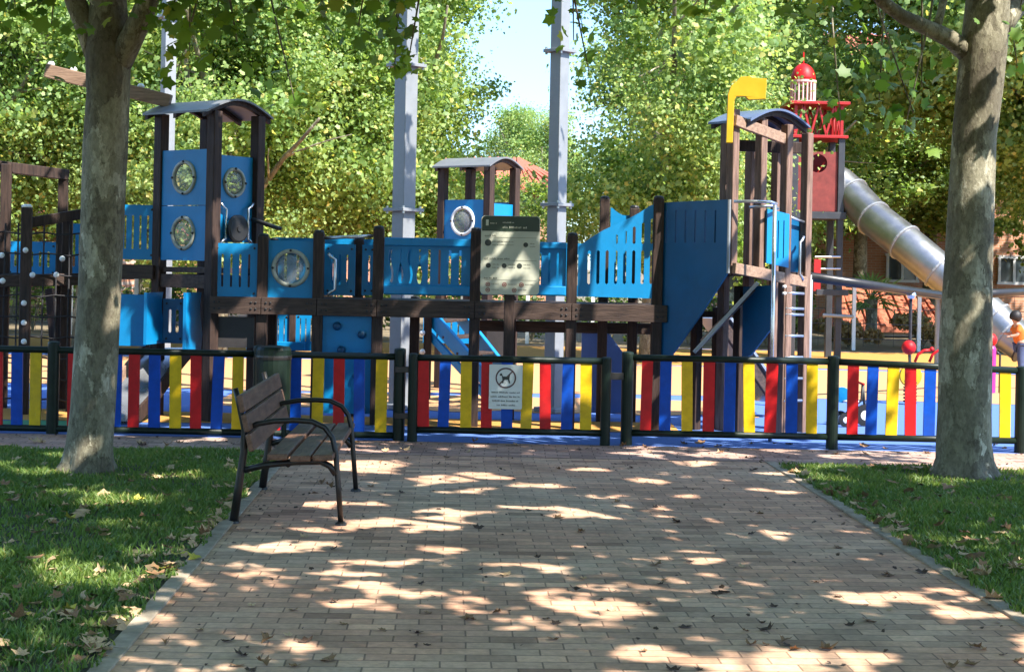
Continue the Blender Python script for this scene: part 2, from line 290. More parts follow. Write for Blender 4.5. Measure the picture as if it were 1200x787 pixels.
class MB:
    def __init__(s): s.v = []; s.f = []
    def add(s, verts, faces):
        k = len(s.v); s.v += [Vector(p) for p in verts]; s.f += [tuple(i + k for i in f) for f in faces]; return s
    def box(s, c, size, rz=0.0, M=None):
        x, y, z = (d/2 for d in size); vs = [Vector((a, b, d)) for d in (-z, z) for b in (-y, y) for a in (-x, x)]
        m = M if M is not None else Matrix.Rotation(rz, 3, 'Z')
        vs = [m @ p + Vector(c) for p in vs]
        return s.add(vs, [(0, 2, 3, 1), (4, 5, 7, 6), (0, 1, 5, 4), (1, 3, 7, 5), (3, 2, 6, 7), (2, 0, 4, 6)])
    def beam(s, p0, p1, w, h, up=(0, 0, 1)):
        p0, p1 = Vector(p0), Vector(p1); d = p1 - p0; L = d.length; x = d.normalized(); u = Vector(up)
        y = u.cross(x)
        if y.length < 1e-4: y = Vector((0, 1, 0)).cross(x)
        y.normalize(); z = x.cross(y)
        return s.box((p0 + p1)/2, (L, w, h), M=Matrix((x, y, z)).transposed())
    def tube(s, pts, rad, seg=10, caps=True, jitter=0.0):
        pts = [Vector(p) for p in pts]; n = len(pts); rad = rad if isinstance(rad, (list, tuple)) else [rad]*n
        rings = []; prev = None
        for i, p in enumerate(pts):
            t = (pts[min(i + 1, n - 1)] - pts[max(i - 1, 0)]).normalized()
            if prev is None:
                a = Vector((1, 0, 0)) if abs(t.x) < 0.9 else Vector((0, 1, 0))
            else: a = prev
            a = (a - t*a.dot(t)).normalized(); b = t.cross(a); prev = a
            ring = []
            for k in range(seg):
                th = 2*math.pi*k/seg; r = rad[i]; q = a*math.cos(th) + b*math.sin(th)
                if jitter: r *= 1 + jitter*noise.noise((p + q*rad[i])*3.1) + jitter*0.5*noise.noise((p + q*rad[i])*9.3)
                ring.append(p + q*r)
            rings.append(ring)
        vs = [q for r in rings for q in r]; fs = []
        for i in range(n - 1):
            for k in range(seg):
                k2 = (k + 1) % seg; fs.append((i*seg + k, i*seg + k2, (i + 1)*seg + k2, (i + 1)*seg + k))
        if caps: fs += [tuple(range(seg))[::-1], tuple((n - 1)*seg + k for k in range(seg))]
        return s.add(vs, fs)
    def lathe(s, c, prof, seg=16, axis=(0, 0, 1)):
        """prof = (radius, height) pairs, revolved about axis through c"""
        z = Vector(axis).normalized(); a = Vector((1, 0, 0)) if abs(z.x) < 0.9 else Vector((0, 1, 0)); a = (a - z*a.dot(z)).normalized(); b = z.cross(a)
        vs = []; fs = []; n = len(prof)
        for r, h in prof:
            for k in range(seg):
                th = 2*math.pi*k/seg; vs.append(Vector(c) + z*h + (a*math.cos(th) + b*math.sin(th))*max(r, 1e-4))
        for i in range(n - 1):
            for k in range(seg):
                k2 = (k + 1) % seg; fs.append((i*seg + k, i*seg + k2, (i + 1)*seg + k2, (i + 1)*seg + k))
        fs += [tuple(range(seg))[::-1], tuple((n - 1)*seg + k for k in range(seg))]
        return s.add(vs, fs)
    def ball(s, c, r, seg=14):
        n = 8; return s.lathe(c, [(r*math.sin(math.pi*i/n), -r*math.cos(math.pi*i/n)) for i in range(n + 1)], seg)
    def panel(s, A, B, outer, holes=(), th=0.02, off=0.0):
        """vertical board in the plan line A-B; outer/holes are (s, z) loops; off moves it along its normal"""
        A = Vector((A[0], A[1], 0)); B = Vector((B[0], B[1], 0)); d = (B - A).normalized(); n = Vector((d.y, -d.x, 0))
        loops = [list(outer)] + [list(h) for h in holes]
        flat = [p for l in loops for p in l]
        tris = tessellate_polygon([[Vector((p[0], p[1], 0)) for p in l] for l in loops])
        fr = [A + d*p[0] + Vector((0, 0, p[1])) + n*(off + th/2) for p in flat]
        bk = [q - n*th for q in fr]; k = len(flat); fs = []
        for t in tris:
            a, b, c = (flat[i] for i in t)
            ccw = (b[0] - a[0])*(c[1] - a[1]) - (b[1] - a[1])*(c[0] - a[0]) > 0
            t = tuple(t) if ccw else tuple(t)[::-1]
            fs.append(t); fs.append(tuple(i + k for i in t[::-1]))
        st = 0
        for li, l in enumerate(loops):
            m = len(l); area = sum(l[i][0]*l[(i + 1) % m][1] - l[(i + 1) % m][0]*l[i][1] for i in range(m))
            rev = (area < 0) != (li > 0)
            for i in range(m):
                a, b = st + i, st + (i + 1) % m
                q = (b, a, a + k, b + k)
                fs.append(q[::-1] if rev else q)
            st += m
        return s.add(fr + bk, fs)
    def build(s, name, material, parent=None, smooth=False, bevel=0.0, recalc=False):
        ref = root_loc(parent) if parent is not None else Vector((0, 0, 0))
        org = ref
        if parent is None and s.v:
            lo = Vector((min(p.x for p in s.v), min(p.y for p in s.v), min(p.z for p in s.v))); hi = Vector((max(p.x for p in s.v), max(p.y for p in s.v), 0))
            org = Vector(((lo.x + hi.x)/2, (lo.y + hi.y)/2, lo.z))
        me = bpy.data.meshes.new(name); me.from_pydata([tuple(p - org) for p in s.v], [], s.f)
        if recalc:
            bm = bmesh.new(); bm.from_mesh(me); bmesh.ops.recalc_face_normals(bm, faces=bm.faces); bm.to_mesh(me); bm.free()
        me.update()
        o = link_mesh(name, me, material, parent, smooth, bevel)
        if parent is None: o.location = org
        return o

def tag(o, label=None, cat=None, group=None, kind=None):
    if label: o['label'] = label
    if cat: o['category'] = cat
    if group: o['group'] = group
    if kind: o['kind'] = kind
    return o

def thing(name, loc, label, cat, group=None):
    o = bpy.data.objects.new(name, None); o.empty_display_size = 0.2; COL.objects.link(o); o.location = loc
    return tag(o, label, cat, group)

def copy_tree(o, parent=None):
    c = o.copy(); COL.objects.link(c); c.parent = parent
    for ch in o.children: copy_tree(ch, c)
    return c

def rect(x0, x1, z0, z1): return [(x0, z0), (x1, z0), (x1, z1), (x0, z1)]
def capsule(x, w, z0, z1):
    c = w*0.45
    return [(x - w/2, z0 + c), (x - w/2 + c, z0), (x + w/2 - c, z0), (x + w/2, z0 + c), (x + w/2, z1 - c), (x + w/2 - c, z1), (x - w/2 + c, z1), (x - w/2, z1 - c)]
def disc(x, z, r, n=28): return [(x + r*math.cos(2*math.pi*k/n), z + r*math.sin(2*math.pi*k/n)) for k in range(n)]
def rrect(x0, x1, z0, z1, r, n=4):
    pts = []
    for cx, cz, a0 in ((x1 - r, z1 - r, 0), (x0 + r, z1 - r, 90), (x0 + r, z0 + r, 180), (x1 - r, z0 + r, 270)):
        for k in range(n + 1):
            a = R(a0 + 90*k/n); pts.append((cx + r*math.cos(a), cz + r*math.sin(a)))
    return pts

# numpy leaf clouds ------------------------------------------------------------
def palmate():
    pts = [(0.02, -0.50), (0.18, -0.33), (0.40, -0.36), (0.36, -0.10), (0.54, 0.14), (0.27, 0.20), (0.03, 0.56), (-0.24, 0.22), (-0.50, 0.18), (-0.37, -0.08), (-0.45, -0.30), (-0.17, -0.34)]
    v = [(0, -0.08, 0.0)] + [(x, y, -0.22*(x*x + y*y)*2 + 0.10*abs(x)) for x, y in pts]
    n = len(pts); return np.array(v), np.array([(0, 1 + i, 1 + (i + 1) % n) for i in range(n)])
def kite():
    v = [(0, -0.5, 0), (0.36, 0.0, 0.10), (0, 0.5, -0.05), (-0.36, 0.0, 0.10)]
    return np.array(v), np.array([(0, 1, 2), (0, 2, 3)])
def lobed():
    pts = [(0, -.5), (.26, -.28), (.50, -.12), (.30, .10), (.34, .34), (0, .55), (-.30, .30), (-.28, .06), (-.52, -.10), (-.24, -.30)]
    v = [(0, 0, 0.05)] + [(x, y, -.25*(x*x + y*y) + .16*abs(x)) for x, y in pts]; n = len(pts)
    return np.array(v), np.array([(0, 1 + i, 1 + (i + 1) % n) for i in range(n)])
PALM, KITE, LOBED = palmate(), kite(), lobed()

def leaf_cloud(name, cen, nrm, size, tmpl, rng):
    tv, tf = tmpl; n = len(cen)
    nrm = nrm/np.linalg.norm(nrm, axis=1, keepdims=True)
    ref = rng.normal(size=(n, 3)); ref -= nrm*(ref*nrm).sum(1, keepdims=True); ref /= np.linalg.norm(ref, axis=1, keepdims=True)
    bt = np.cross(nrm, ref)
    V = cen[:, None, :] + size[:, None, None]*(tv[None, :, 0:1]*ref[:, None, :] + tv[None, :, 1:2]*bt[:, None, :] + tv[None, :, 2:3]*nrm[:, None, :])
    k = len(tv); Fc = tf[None] + (np.arange(n)*k)[:, None, None]
    V = V.reshape(-1, 3).astype(np.float32); Fc = Fc.reshape(-1, 3).astype(np.int32)
    me = bpy.data.meshes.new(name)
    me.vertices.add(len(V)); me.vertices.foreach_set('co', V.ravel())
    me.loops.add(Fc.size); me.loops.foreach_set('vertex_index', Fc.ravel())
    me.polygons.add(len(Fc)); me.polygons.foreach_set('loop_start', np.arange(0, Fc.size, 3, dtype=np.int32))
    me.polygons.foreach_set('loop_total', np.full(len(Fc), 3, dtype=np.int32))
    me.update(calc_edges=True)
    return me

# ------------------------------------------------------------------ SETTING: ground
lA, lB = G(304.5, 560), G(105.7, 784)
rA, rB = G(909, 542), G(1197, 719)
def lineX(a, b, y): return a.x + (b.x - a.x)*(y - a.y)/(b.y - a.y)
YC = 12.35                       # where the path meets the cross pavement
path_ang = math.atan2((lA - lB).x + (rA - rB).x, (lA - lB).y + (rA - rB).y)
Y0 = -4.0
PAVE = paver_material('path_pavers', path_ang, (0.66, 0.485, 0.335), (0.56, 0.39, 0.27), (1.0, 0.83, 0.79), (0.30, 0.22, 0.155))
PAVE2 = paver_material('pavement_pavers', 0.0, (0.50, 0.37, 0.31), (0.42, 0.31, 0.255), (1.0, 0.87, 0.84), (0.17, 0.13, 0.10))

def sheet(name, pts, z, material):
    me = bpy.data.meshes.new(name); me.from_pydata([(p[0], p[1], z) for p in pts], [], [tuple(range(len(pts)))]); me.update()
    if me.polygons[0].normal.z < 0: me.flip_normals()
    o = link_mesh(name, me, material); o['kind'] = 'structure'; return o

EARTH = mat('dry_earth', (0.17, 0.13, 0.075), 0.95, 0.35, 1.2, 0, 0.3, 20)
sheet('ground', [(-400, -200), (400, -200), (400, 600), (-400, 600)], -0.03, EARTH)
KW = 0.08
sheet('brick_path', [(lineX(lA, lB, Y0) + KW, Y0), (lineX(rA, rB, Y0) - KW, Y0), (lineX(rA, rB, YC) - KW, YC), (lineX(lA, lB, YC) + KW, YC)], 0.0, PAVE)
sheet('cross_pavement', [(-30, YC + 0.02), (30, YC + 0.02), (30, 13.30), (-30, 13.30)], 0.0, PAVE2)
sheet('joint_strip', [(lineX(lA, lB, YC), YC), (lineX(rA, rB, YC), YC), (lineX(rA, rB, YC), YC + 0.02), (lineX(lA, lB, YC), YC + 0.02)], -0.006, DRAIN)
for a, b, s_ in ((lA, lB, 1), (rA, rB, -1)):
    k = MB(); n = 26
    for i in range(n):                                   # kerb laid in 0.6 m concrete lengths
        y0 = Y0 + (YC - Y0)*i/n; y1 = Y0 + (YC - Y0)*(i + 1)/n - 0.006
        x0, x1 = lineX(a, b, y0), lineX(a, b, y1); z = 0.012 + rnd.uniform(-0.003, 0.003)
        vs = []
        for zz in (-0.1, z):
            vs += [(x0, y0, zz), (x0 + s_*KW, y0, zz), (x1 + s_*KW, y1, zz), (x1, y1, zz)]
        k.add(vs, [(4, 5, 6, 7), (0, 3, 2, 1), (0, 1, 5, 4), (1, 2, 6, 5), (2, 3, 7, 6), (3, 0, 4, 7)])
    o = k.build('path_kerb', CONC, recalc=True, bevel=0.004); o['kind'] = 'structure'
SOIL = mat('lawn_soil', (0.055, 0.055, 0.025), 0.95, 0.4, 5, 0, 0.4, 40)
YG = 12.28
sheet('lawn_soil', [(-30, Y0), (lineX(lA, lB, Y0), Y0), (lineX(lA, lB, YG), YG), (-30, YG)], 0.004, SOIL)
YGR = 12.15
sheet('lawn_soil', [(lineX(rA, rB, Y0), Y0), (30, Y0), (30, YGR), (lineX(rA, rB, YGR), YGR)], 0.004, SOIL)
sheet('cross_pavement', [(lineX(rA, rB, YGR), YGR), (30, YGR), (30, YC + 0.02), (lineX(rA, rB, YC), YC + 0.02)], 0.0, PAVE2)
sheet('cross_pavement', [(-30, YG), (lineX(lA, lB, YG), YG), (lineX(lA, lB, YC), YC + 0.02), (-30, YC + 0.02)], 0.0, PAVE2)

def rubber(name, c):
    return mat(name, c, 0.85, 0.22, 90, 0, 0.25, 160, 0.2)
RBLUE = rubber('blue_rubber', (0.085, 0.16, 0.40)); RSAND = rubber('sand_rubber', (0.48, 0.255, 0.12)); RYEL = rubber('ochre_rubber', (0.44, 0.225, 0.06)); RGRN = rubber('green_rubber', (0.07, 0.24, 0.13))
sheet('playground_rubber', [(-30, 13.30), (30, 13.30), (30, 29.5), (-30, 29.5)], 0.0, RBLUE)
def wavy(x0, x1, y0, y1, amp, ph, n=40):
    lo = [(x0 + (x1 - x0)*i/n, y0 + amp*math.sin(i*0.9 + ph)) for i in range(n + 1)]
    hi = [(x0 + (x1 - x0)*i/n, y1 + amp*math.sin(i*0.6 + ph*2)) for i in range(n + 1)]
    return lo + hi[::-1]
sheet('playground_rubber', wavy(-30, 1.6, 14.45, 15.35, 0.10, 0.4), 0.004, RYEL)
sheet('playground_rubber', wavy(-30, 30, 18.4, 24.0, 0.25, 1.0), 0.004, RSAND)
sheet('playground_rubber', wavy(-3.2, 2.6, 16.1, 18.0, 0.12, 1.0), 0.004, RSAND)
sheet('playground_rubber', wavy(-30, 30, 24.3, 29.4, 0.10, 2.0), 0.004, RYEL)
sheet('playground_rubber', [( -4.25 + 0.62*math.cos(t*0.3), 14.0 + 0.42*math.sin(t*0.3)) for t in range(21)], 0.004, RGRN)

# grass -------------------------------------------------------------------------
def grass_field(name, x0, x1, inside, n, seed):
    rng = np.random.default_rng(seed)
    y = 5.2 + (12.3 - 5.2)*rng.random(n)**0.85
    x = x0 + (x1 - x0)*rng.random(n)
    keep = inside(x, y); x, y = x[keep], y[keep]; n = len(x)
    clump = np.array([noise.noise((float(a)*1.6, float(b)*1.6, seed)) for a, b in zip(x, y)])
    bare = np.array([noise.noise((float(a)*.9 + 5, float(b)*.9, seed + 3.0)) + .5*noise.noise((float(a)*3.1, float(b)*3.1, seed)) for a, b in zip(x, y)])
    for tx_, ty_ in ((3.46, 11.75), (-3.05, 11.05)): bare = bare + .8*np.exp(-((x - tx_)**2 + (y - ty_)**2)/.16)
    keep = (bare < .30) | (rng.random(n) < .35); x, y, clump = x[keep], y[keep], clump[keep]; n = len(x)
    h = (0.022 + 0.028*rng.random(n)**1.4)*(1 + 0.6*clump); w = 0.0035 + 0.003*rng.random(n)
    th = rng.random(n)*2*math.pi; lean = (0.25 + 0.8*rng.random(n))*h; lt = rng.random(n)*2*math.pi
    z0 = np.zeros(n)
    p0 = np.stack([x - w*np.cos(th), y - w*np.sin(th), z0], 1); p1 = np.stack([x + w*np.cos(th), y + w*np.sin(th), z0], 1)
    mx = x + 0.35*lean*np.cos(lt); my = y + 0.35*lean*np.sin(lt)
    p2 = np.stack([mx + w*0.8*np.cos(th), my + w*0.8*np.sin(th), h*0.62], 1); p3 = np.stack([mx - w*0.8*np.cos(th), my - w*0.8*np.sin(th), h*0.62], 1)
    p4 = np.stack([x + lean*np.cos(lt), y + lean*np.sin(lt), h], 1)
    V = np.stack([p0, p1, p2, p3, p4], 1).reshape(-1, 3).astype(np.float32); V[:, 2] += 0.003
    T = np.array([(0, 1, 2), (0, 2, 3), (3, 2, 4)])[None] + (np.arange(n)*5)[:, None, None]; T = T.reshape(-1, 3).astype(np.int32)
    me = bpy.data.meshes.new(name); me.vertices.add(len(V)); me.vertices.foreach_set('co', V.ravel())
    me.loops.add(T.size); me.loops.foreach_set('vertex_index', T.ravel()); me.polygons.add(len(T))
    me.polygons.foreach_set('loop_start', np.arange(0, T.size, 3, dtype=np.int32)); me.polygons.foreach_set('loop_total', np.full(len(T), 3, dtype=np.int32)); me.update(calc_edges=True)
    return link_mesh(name, me, GRASS)
g = grass_field('grass', -6.2, -1.3, lambda x, y: (x < lA.x + (lB.x - lA.x)*(y - lA.y)/(lB.y - lA.y) + 0.020*np.sin(y*23) + .025*np.sin(y*7.7)), 150000, 3)
tag(g, 'shaded lawn left of the brick path, strewn with dry leaves', 'grass', kind='stuff')
g = grass_field('grass', 1.5, 6.2, lambda x, y: (x > rA.x + (rB.x - rA.x)*(y - rA.y)/(rB.y - rA.y) + 0.020*np.sin(y*23) - .02) & (y < YGR), 140000, 4)
tag(g, 'lawn right of the brick path around the plane tree', 'grass', kind='stuff')

# ------------------------------------------------------------------ FENCE
ZF = 13.36
def fx(px, py=460, Z=ZF): return P(px, py, Z).x
def fence_post(parent, x, y, ztop, r=0.052):
    m = MB().lathe((x, y, -0.02), [(r, 0), (r, ztop), (r*0.93, ztop + 0.016), (r*0.55, ztop + 0.022)], 18)
    return m.build('post', FGREEN, parent, smooth=False, bevel=0.0)
PC = {'R': ('red_picket', PRED), 'B': ('blue_picket', PBLUE), 'Y': ('yellow_picket', PYEL)}
def picket(parent, kind, x, y, z0, z1, w=0.098):
    n, m = PC[kind]
    x += rnd.uniform(-.004, .004); t_ = rnd.gauss(0, .004); zt_ = rnd.uniform(-.004, .004); w *= rnd.uniform(.965, 1.03)
    lp = [(p[0] + t_*(p[1] - z0)/(z1 - z0)*2, p[1] + (zt_ if p[1] > (z0 + z1)/2 else 0)) for p in rrect(0, w, z0, z1, 0.012, 3)]
    o = MB().panel((x - w/2, y), (x + w/2, y), lp, th=0.022, off=rnd.uniform(-.002, .002)).build(n, m, parent)
    return o
def rail(parent, p0, p1, r=0.03):
    return MB().tube([p0, p1], r, 14).build('rail', FGREEN, parent, smooth=True)

fl = thing('picket_fence', (fx(268), ZF, 0), 'low fence of red, blue and yellow pickets left of the gate, behind the bench', 'fence')
zt = P(270, 414, ZF).z; zb = P(270, 506, ZF).z
for px in (-420, -180, 62, 303, 468): fence_post(fl, fx(px), ZF, 0.80)
rail(fl, (fx(-420), ZF, zt), (fx(468), ZF, zt)); rail(fl, (fx(-420), ZF, zb), (fx(468), ZF, zb))
seq = [(157, 'R'), (181, 'B'), (206, 'Y'), (230, 'R'), (254, 'B'), (279, 'Y'), (323, 'R'), (347, 'B'), (372, 'Y'), (397, 'R'), (422, 'B'), (447, 'Y'),
       (-3, 'R'), (20, 'B'), (42, 'Y'), (86, 'R'), (110, 'Y'), (136, 'B')]
cyc = 'YBR'
for i in range(14):
    px = -27 - 24*i
    if abs(px + 180) < 14: continue
    seq.append((px, cyc[i % 3]))
for px, k in seq: picket(fl, k, fx(px), ZF - 0.001, zb + 0.012, zt - 0.012)

ZG = 13.30
gt = thing('picket_gate', (fx(483, 500, ZG), ZG, 0), 'double-width gate of coloured pickets carrying the no dogs sign', 'gate')
gz = P(597, 421, ZG).z; gb = P(597, 505, ZG).z
for px in (484, 710): fence_post(gt, fx(px, 460, ZG), ZG, P(597, 416, ZG).z, 0.044)
rail(gt, (fx(484, 460, ZG), ZG, gz), (fx(710, 460, ZG), ZG, gz)); rail(gt, (fx(484, 460, ZG), ZG, gb), (fx(710, 460, ZG), ZG, gb))
for px, k in ((497, 'R'), (520, 'B'), (546, 'Y'), (570, 'R'), (594, 'B'), (617, 'Y'), (640, 'R'), (665, 'B'), (687, 'Y')):
    picket(gt, k, fx(px, 460, ZG), ZG - 0.001, gb + 0.012, gz - 0.012)
MB().box((fx(483, 460, ZG) - 0.09, ZG, 0.62), (0.12, 0.025, 0.05)).build('hinge', IRON, gt, bevel=0.003)
MB().box((fx(483, 460, ZG) - 0.09, ZG, 0.22), (0.12, 0.025, 0.05)).build('hinge', IRON, gt, bevel=0.003)
MB().box((fx(722, 460, ZG), ZG - 0.01, 0.6), (0.12, 0.03, 0.06)).build('latch', IRON, gt, bevel=0.003)

fr = thing('picket_fence', (fx(965), ZF, 0), 'low fence of coloured pickets right of the gate, running past the right tree', 'fence')
ztr, zbr = P(850, 421, ZF).z, P(850, 509, ZF).z
zt2, zb2 = P(1190, 434, ZF).z, P(1190, 516, ZF).z
xs = [fx(735), fx(976), fx(1197), fx(1420), fx(1640)]
for i, x in enumerate(xs): fence_post(fr, x, ZF, 0.81 if i < 2 else 0.75)
def zrail(x, a, b):
    t = min(1, max(0, (x - xs[1])/(xs[2] - xs[1]))); return a + (b - a)*t
for i in range(4):
    rail(fr, (xs[i], ZF, zrail(xs[i], ztr, zt2)), (xs[i + 1], ZF, zrail(xs[i + 1], ztr, zt2))); rail(fr, (xs[i], ZF, zrail(xs[i], zbr, zb2)), (xs[i + 1], ZF, zrail(xs[i + 1], zbr, zb2)))
rp = [(757, 'R'), (780, 'B'), (806, 'Y'), (831, 'R'), (855, 'B'), (879, 'Y'), (903, 'R'), (928, 'B'), (952, 'Y'),
      (999, 'R'), (1021, 'B'), (1045, 'Y'), (1068, 'R'), (1089, 'B'), (1113, 'Y'), (1136, 'R'), (1156, 'B'), (1178, 'Y')]
rp += [(1220 + 23*i, 'RBY'[i % 3]) for i in range(18) if abs(1220 + 23*i - 1420) > 13]
for px, k in rp:
    x = fx(px); picket(fr, k, x, ZF - 0.001, zrail(x, zbr, zb2) + 0.012, zrail(x, ztr, zt2) - 0.012)

# no dogs sign ------------------------------------------------------------------
def text_bars(mb, A, d, n, s0, s1, z, h, off, seed, letters=True):
    """a line of small unreadable print: letter sized strokes grouped into words"""
    r = random.Random(seed); s = s0
    while s < s1 - h:
        wl = r.randint(3, 9)
        for _ in range(wl):
            w = h*r.uniform(0.45, 0.75)
            if s + w > s1: break
            hh = h*r.choice((0.72, 0.72, 1.0)); zc = z + (hh - h)/2
            c = A + d*(s + w/2) + Vector((0, 0, zc)) + n*off
            mb.box(c, (w*0.62, 0.0016, hh), math.atan2(d.y, d.x)); s += w + h*0.10
        s += h*0.7
ZS = ZG - 0.033
sx0, sx1 = fx(573, 455, ZS), fx(612, 455, ZS); sz1, sz0 = P(592, 427, ZS).z, P(592, 479, ZS).z
ds = thing('no_dogs_sign', ((sx0 + sx1)/2, ZS, sz0), 'white no dogs sign with barred dog symbol on the picket gate', 'sign')
MB().panel((sx0, ZS), (sx1, ZS), rrect(0, sx1 - sx0, sz0, sz1, 0.008, 3), th=0.006).build('sign_plate', SIGNW, ds)
W_ = sx1 - sx0; hs = sz1 - sz0; A = Vector((sx0, ZS, 0)); d = Vector((1, 0, 0)); n = Vector((0, -1, 0))
cx, cz, rr = W_*0.50, sz0 + hs*0.70, W_*0.31
ring = MB().panel((sx0, ZS), (sx1, ZS), disc(cx, cz, rr, 36), [disc(cx, cz, rr*0.86, 36)], 0.002, 0.0045)
a = R(45); e = 0.5*rr*0.13
ring.panel((sx0, ZS), (sx1, ZS), [(cx - rr*.62 - e*.7, cz - rr*.62 + e*.7), (cx - rr*.62 + e*.7, cz - rr*.62 - e*.7), (cx + rr*.62 + e*.7, cz + rr*.62 - e*.7), (cx + rr*.62 - e*.7, cz + rr*.62 + e*.7)], (), 0.002, 0.0048)
ring.build('prohibition_ring', mat('ring_ink', (0.09, 0.045, 0.045), 0.5, 0.1), ds)
dog = [(-.55, .30), (-.42, .42), (-.34, .36), (-.26, .14), (.22, .12), (.34, .40), (.40, .38), (.34, .10), (.32, -.12), (.40, -.46), (.30, -.46), (.18, -.16), (-.14, -.14), (-.22, -.46), (-.32, -.46), (-.30, -.10), (-.36, .18), (-.52, .20)]
MB().panel((sx0, ZS), (sx1, ZS), [(cx + x*rr*1.1, cz + z*rr*1.1) for x, z in dog], (), 0.002, 0.0054).build('dog_symbol', INK, ds)
tb = MB()
for i, (q0, q1) in enumerate(((.08, .94), (.05, .96), (.10, .90), (.24, .80))):
    text_bars(tb, A, d, n, W_*q0, W_*q1, sz0 + hs*(0.375 - 0.095*i), 0.013, 0.0045, 40 + i)
tb.build('printed_text', INK, ds)

# ------------------------------------------------------------------ information board
ZI = 14.0
bL, bR = P(563, 320, ZI).x, P(632, 320, ZI).x; bz1, bz0 = P(598, 253, ZI).z, P(598, 345, ZI).z; bw = bR - bL; bh = bz1 - bz0
ib = thing('information_board', ((bL + bR)/2, ZI, 0), 'cream rules board with dark green heading on a post inside the playground', 'sign')
MB().box(((P(596, 400, ZI).x), ZI + 0.06, (bz0 + 0.3)/2 - 0.02), (0.095, 0.095, bz0 + 0.3)).build('post', POST, ib, bevel=0.006)
MB().panel((bL, ZI), (bR, ZI), rrect(0, bw, bz0, bz1, 0.035, 4), th=0.018).build('board', SIGNC, ib)
top = [(0.008, bz1 - bh*.195), (bw - .008, bz1 - bh*.195)] + [(bw - .008, bz1 - .035), (bw - .018, bz1 - .012), (bw - .035, bz1 - .004), (.035, bz1 - .004), (.018, bz1 - .012), (.008, bz1 - .035)]
MB().panel((bL, ZI), (bR, ZI), top, (), 0.003, 0.0110).build('heading_band', SIGNG, ib)
A = Vector((bL, ZI, 0))
w = MB(); w.box((bL + bw*.10, ZI - .0135, bz1 - bh*.09), (bw*.045, .0016, bh*.075))
text_bars(w, A, d, n, bw*.15, bw*.27, bz1 - bh*.095, .014, .0135, 1); text_bars(w, A, d, n, bw*.36, bw*.56, bz1 - bh*.085, .012, .0135, 2); text_bars(w, A, d, n, bw*.36, bw*.82, bz1 - bh*.145, .018, .0135, 3)
w.build('heading_text', SIGNC, ib)
t2 = MB()
for q, (a0, a1) in ((.255, (.06, .26)), (.545, (.06, .52)), (.795, (.06, .29))):
    t1 = MB(); text_bars(t1, A, d, n, bw*a0, bw*a1, bz1 - bh*q, .014, .0095, int(q*100)); t1.build('section_heading', INK, ib)
    t2.box((bL + bw*.51, ZI - .0098, bz1 - bh*(q + .022)), (bw*.88, .0012, .0025))
for s_, q, r_ in ((.12, .345, .030), (.76, .365, .022), (.13, .635, .023), (.40, .635, .022), (.66, .635, .024)):
    MB().panel((bL, ZI), (bR, ZI), disc(bw*s_, bz1 - bh*q, r_, 20), (), .0016, .0098).build('symbol', INK, ib)
    if s_ > .7: continue
    for k in range(2): text_bars(t2, A, d, n, bw*(s_ + .07), bw*(s_ + (.45 if q < .4 else .19)), bz1 - bh*(q - .015 + .04*k), .008, .0095, int(s_*90) + k)
text_bars(t2, A, d, n, bw*.83, bw*.93, bz1 - bh*.35, .009, .0095, 5); text_bars(t2, A, d, n, bw*.83, bw*.93, bz1 - bh*.385, .009, .0095, 6)
for s_, q in ((.13, .875), (.41, .875), (.70, .875), (.13, .945), (.58, .945)):
    t3 = MB().panel((bL, ZI), (bR, ZI), disc(bw*s_, bz1 - bh*q, .021, 20), [disc(bw*s_, bz1 - bh*q, .014, 20)], .0016, .0098)
    t3.box((bL + bw*s_, ZI - .0098, bz1 - bh*q), (.018, .0016, .012)); t3.build('warning_symbol', INKR, ib)
    text_bars(t2, A, d, n, bw*(s_ + .06), bw*(s_ + .21), bz1 - bh*(q - .005), .008, .0095, int(s_*70 + q*100))
t2.build('printed_text', INKL, ib)

# ------------------------------------------------------------------ MAIN PLAY STRUCTURE
Z1, Z2 = 14.6, 15.35
ship = thing('play_structure', (P(520, 400, Z1).x, 15.0, 0), 'long blue panelled wooden climbing structure on brown posts, with roofed towers at both ends', 'play structure')
def pl(px, Z, py=330): v = P(px, py, Z); return Vector((v.x, v.y))
def zz(px, py, Z): return P(px, py, Z).z
def post(parent, xy, ztop, w=0.10, rz=0.0, cap=True, z0=-0.05, m=POST, name='post'):
    o = MB().box((xy[0], xy[1], (ztop + z0)/2), (w, w, ztop - z0), rz).build(name, m, parent, bevel=0.008)
    if cap: MB().lathe((xy[0], xy[1], ztop), [(w*.48, 0), (w*.50, .012), (w*.42, .024), (w*.2, .03)], 12).build('post_cap', BLACK, o)
    return o
def slatted(parent, A, B, z0, z1, nslot, m=BLUE, sw=0.022, top=.10, bot=.10, th=.02, name='slatted_panel', off=0.0):
    L_ = (B - A).length
    hs_ = [capsule(L_*(i + 1)/(nslot + 1), sw, z0 + bot, z1 - top) for i in range(nslot)]
    o = MB().panel(A, B, rect(0, L_, z0, z1), hs_, th, off).build(name, m, parent)
    corner_bolts(o, A, B, L_, z0, z1, th/2 + off); return o
def corner_bolts(o, A, B, L_, z0, z1, off):
    dd = (B - A).normalized(); nn = Vector((dd.y, -dd.x, 0))
    for q in (.035, L_ - .035):
        for z in (z0 + .045, z1 - .045): MB().lathe(Vector((A.x + dd.x*q, A.y + dd.y*q, z)) + nn*off, [(.011, 0), (.011, .005), (.005, .008)], 8, nn).build('bolt', BLACK, o)
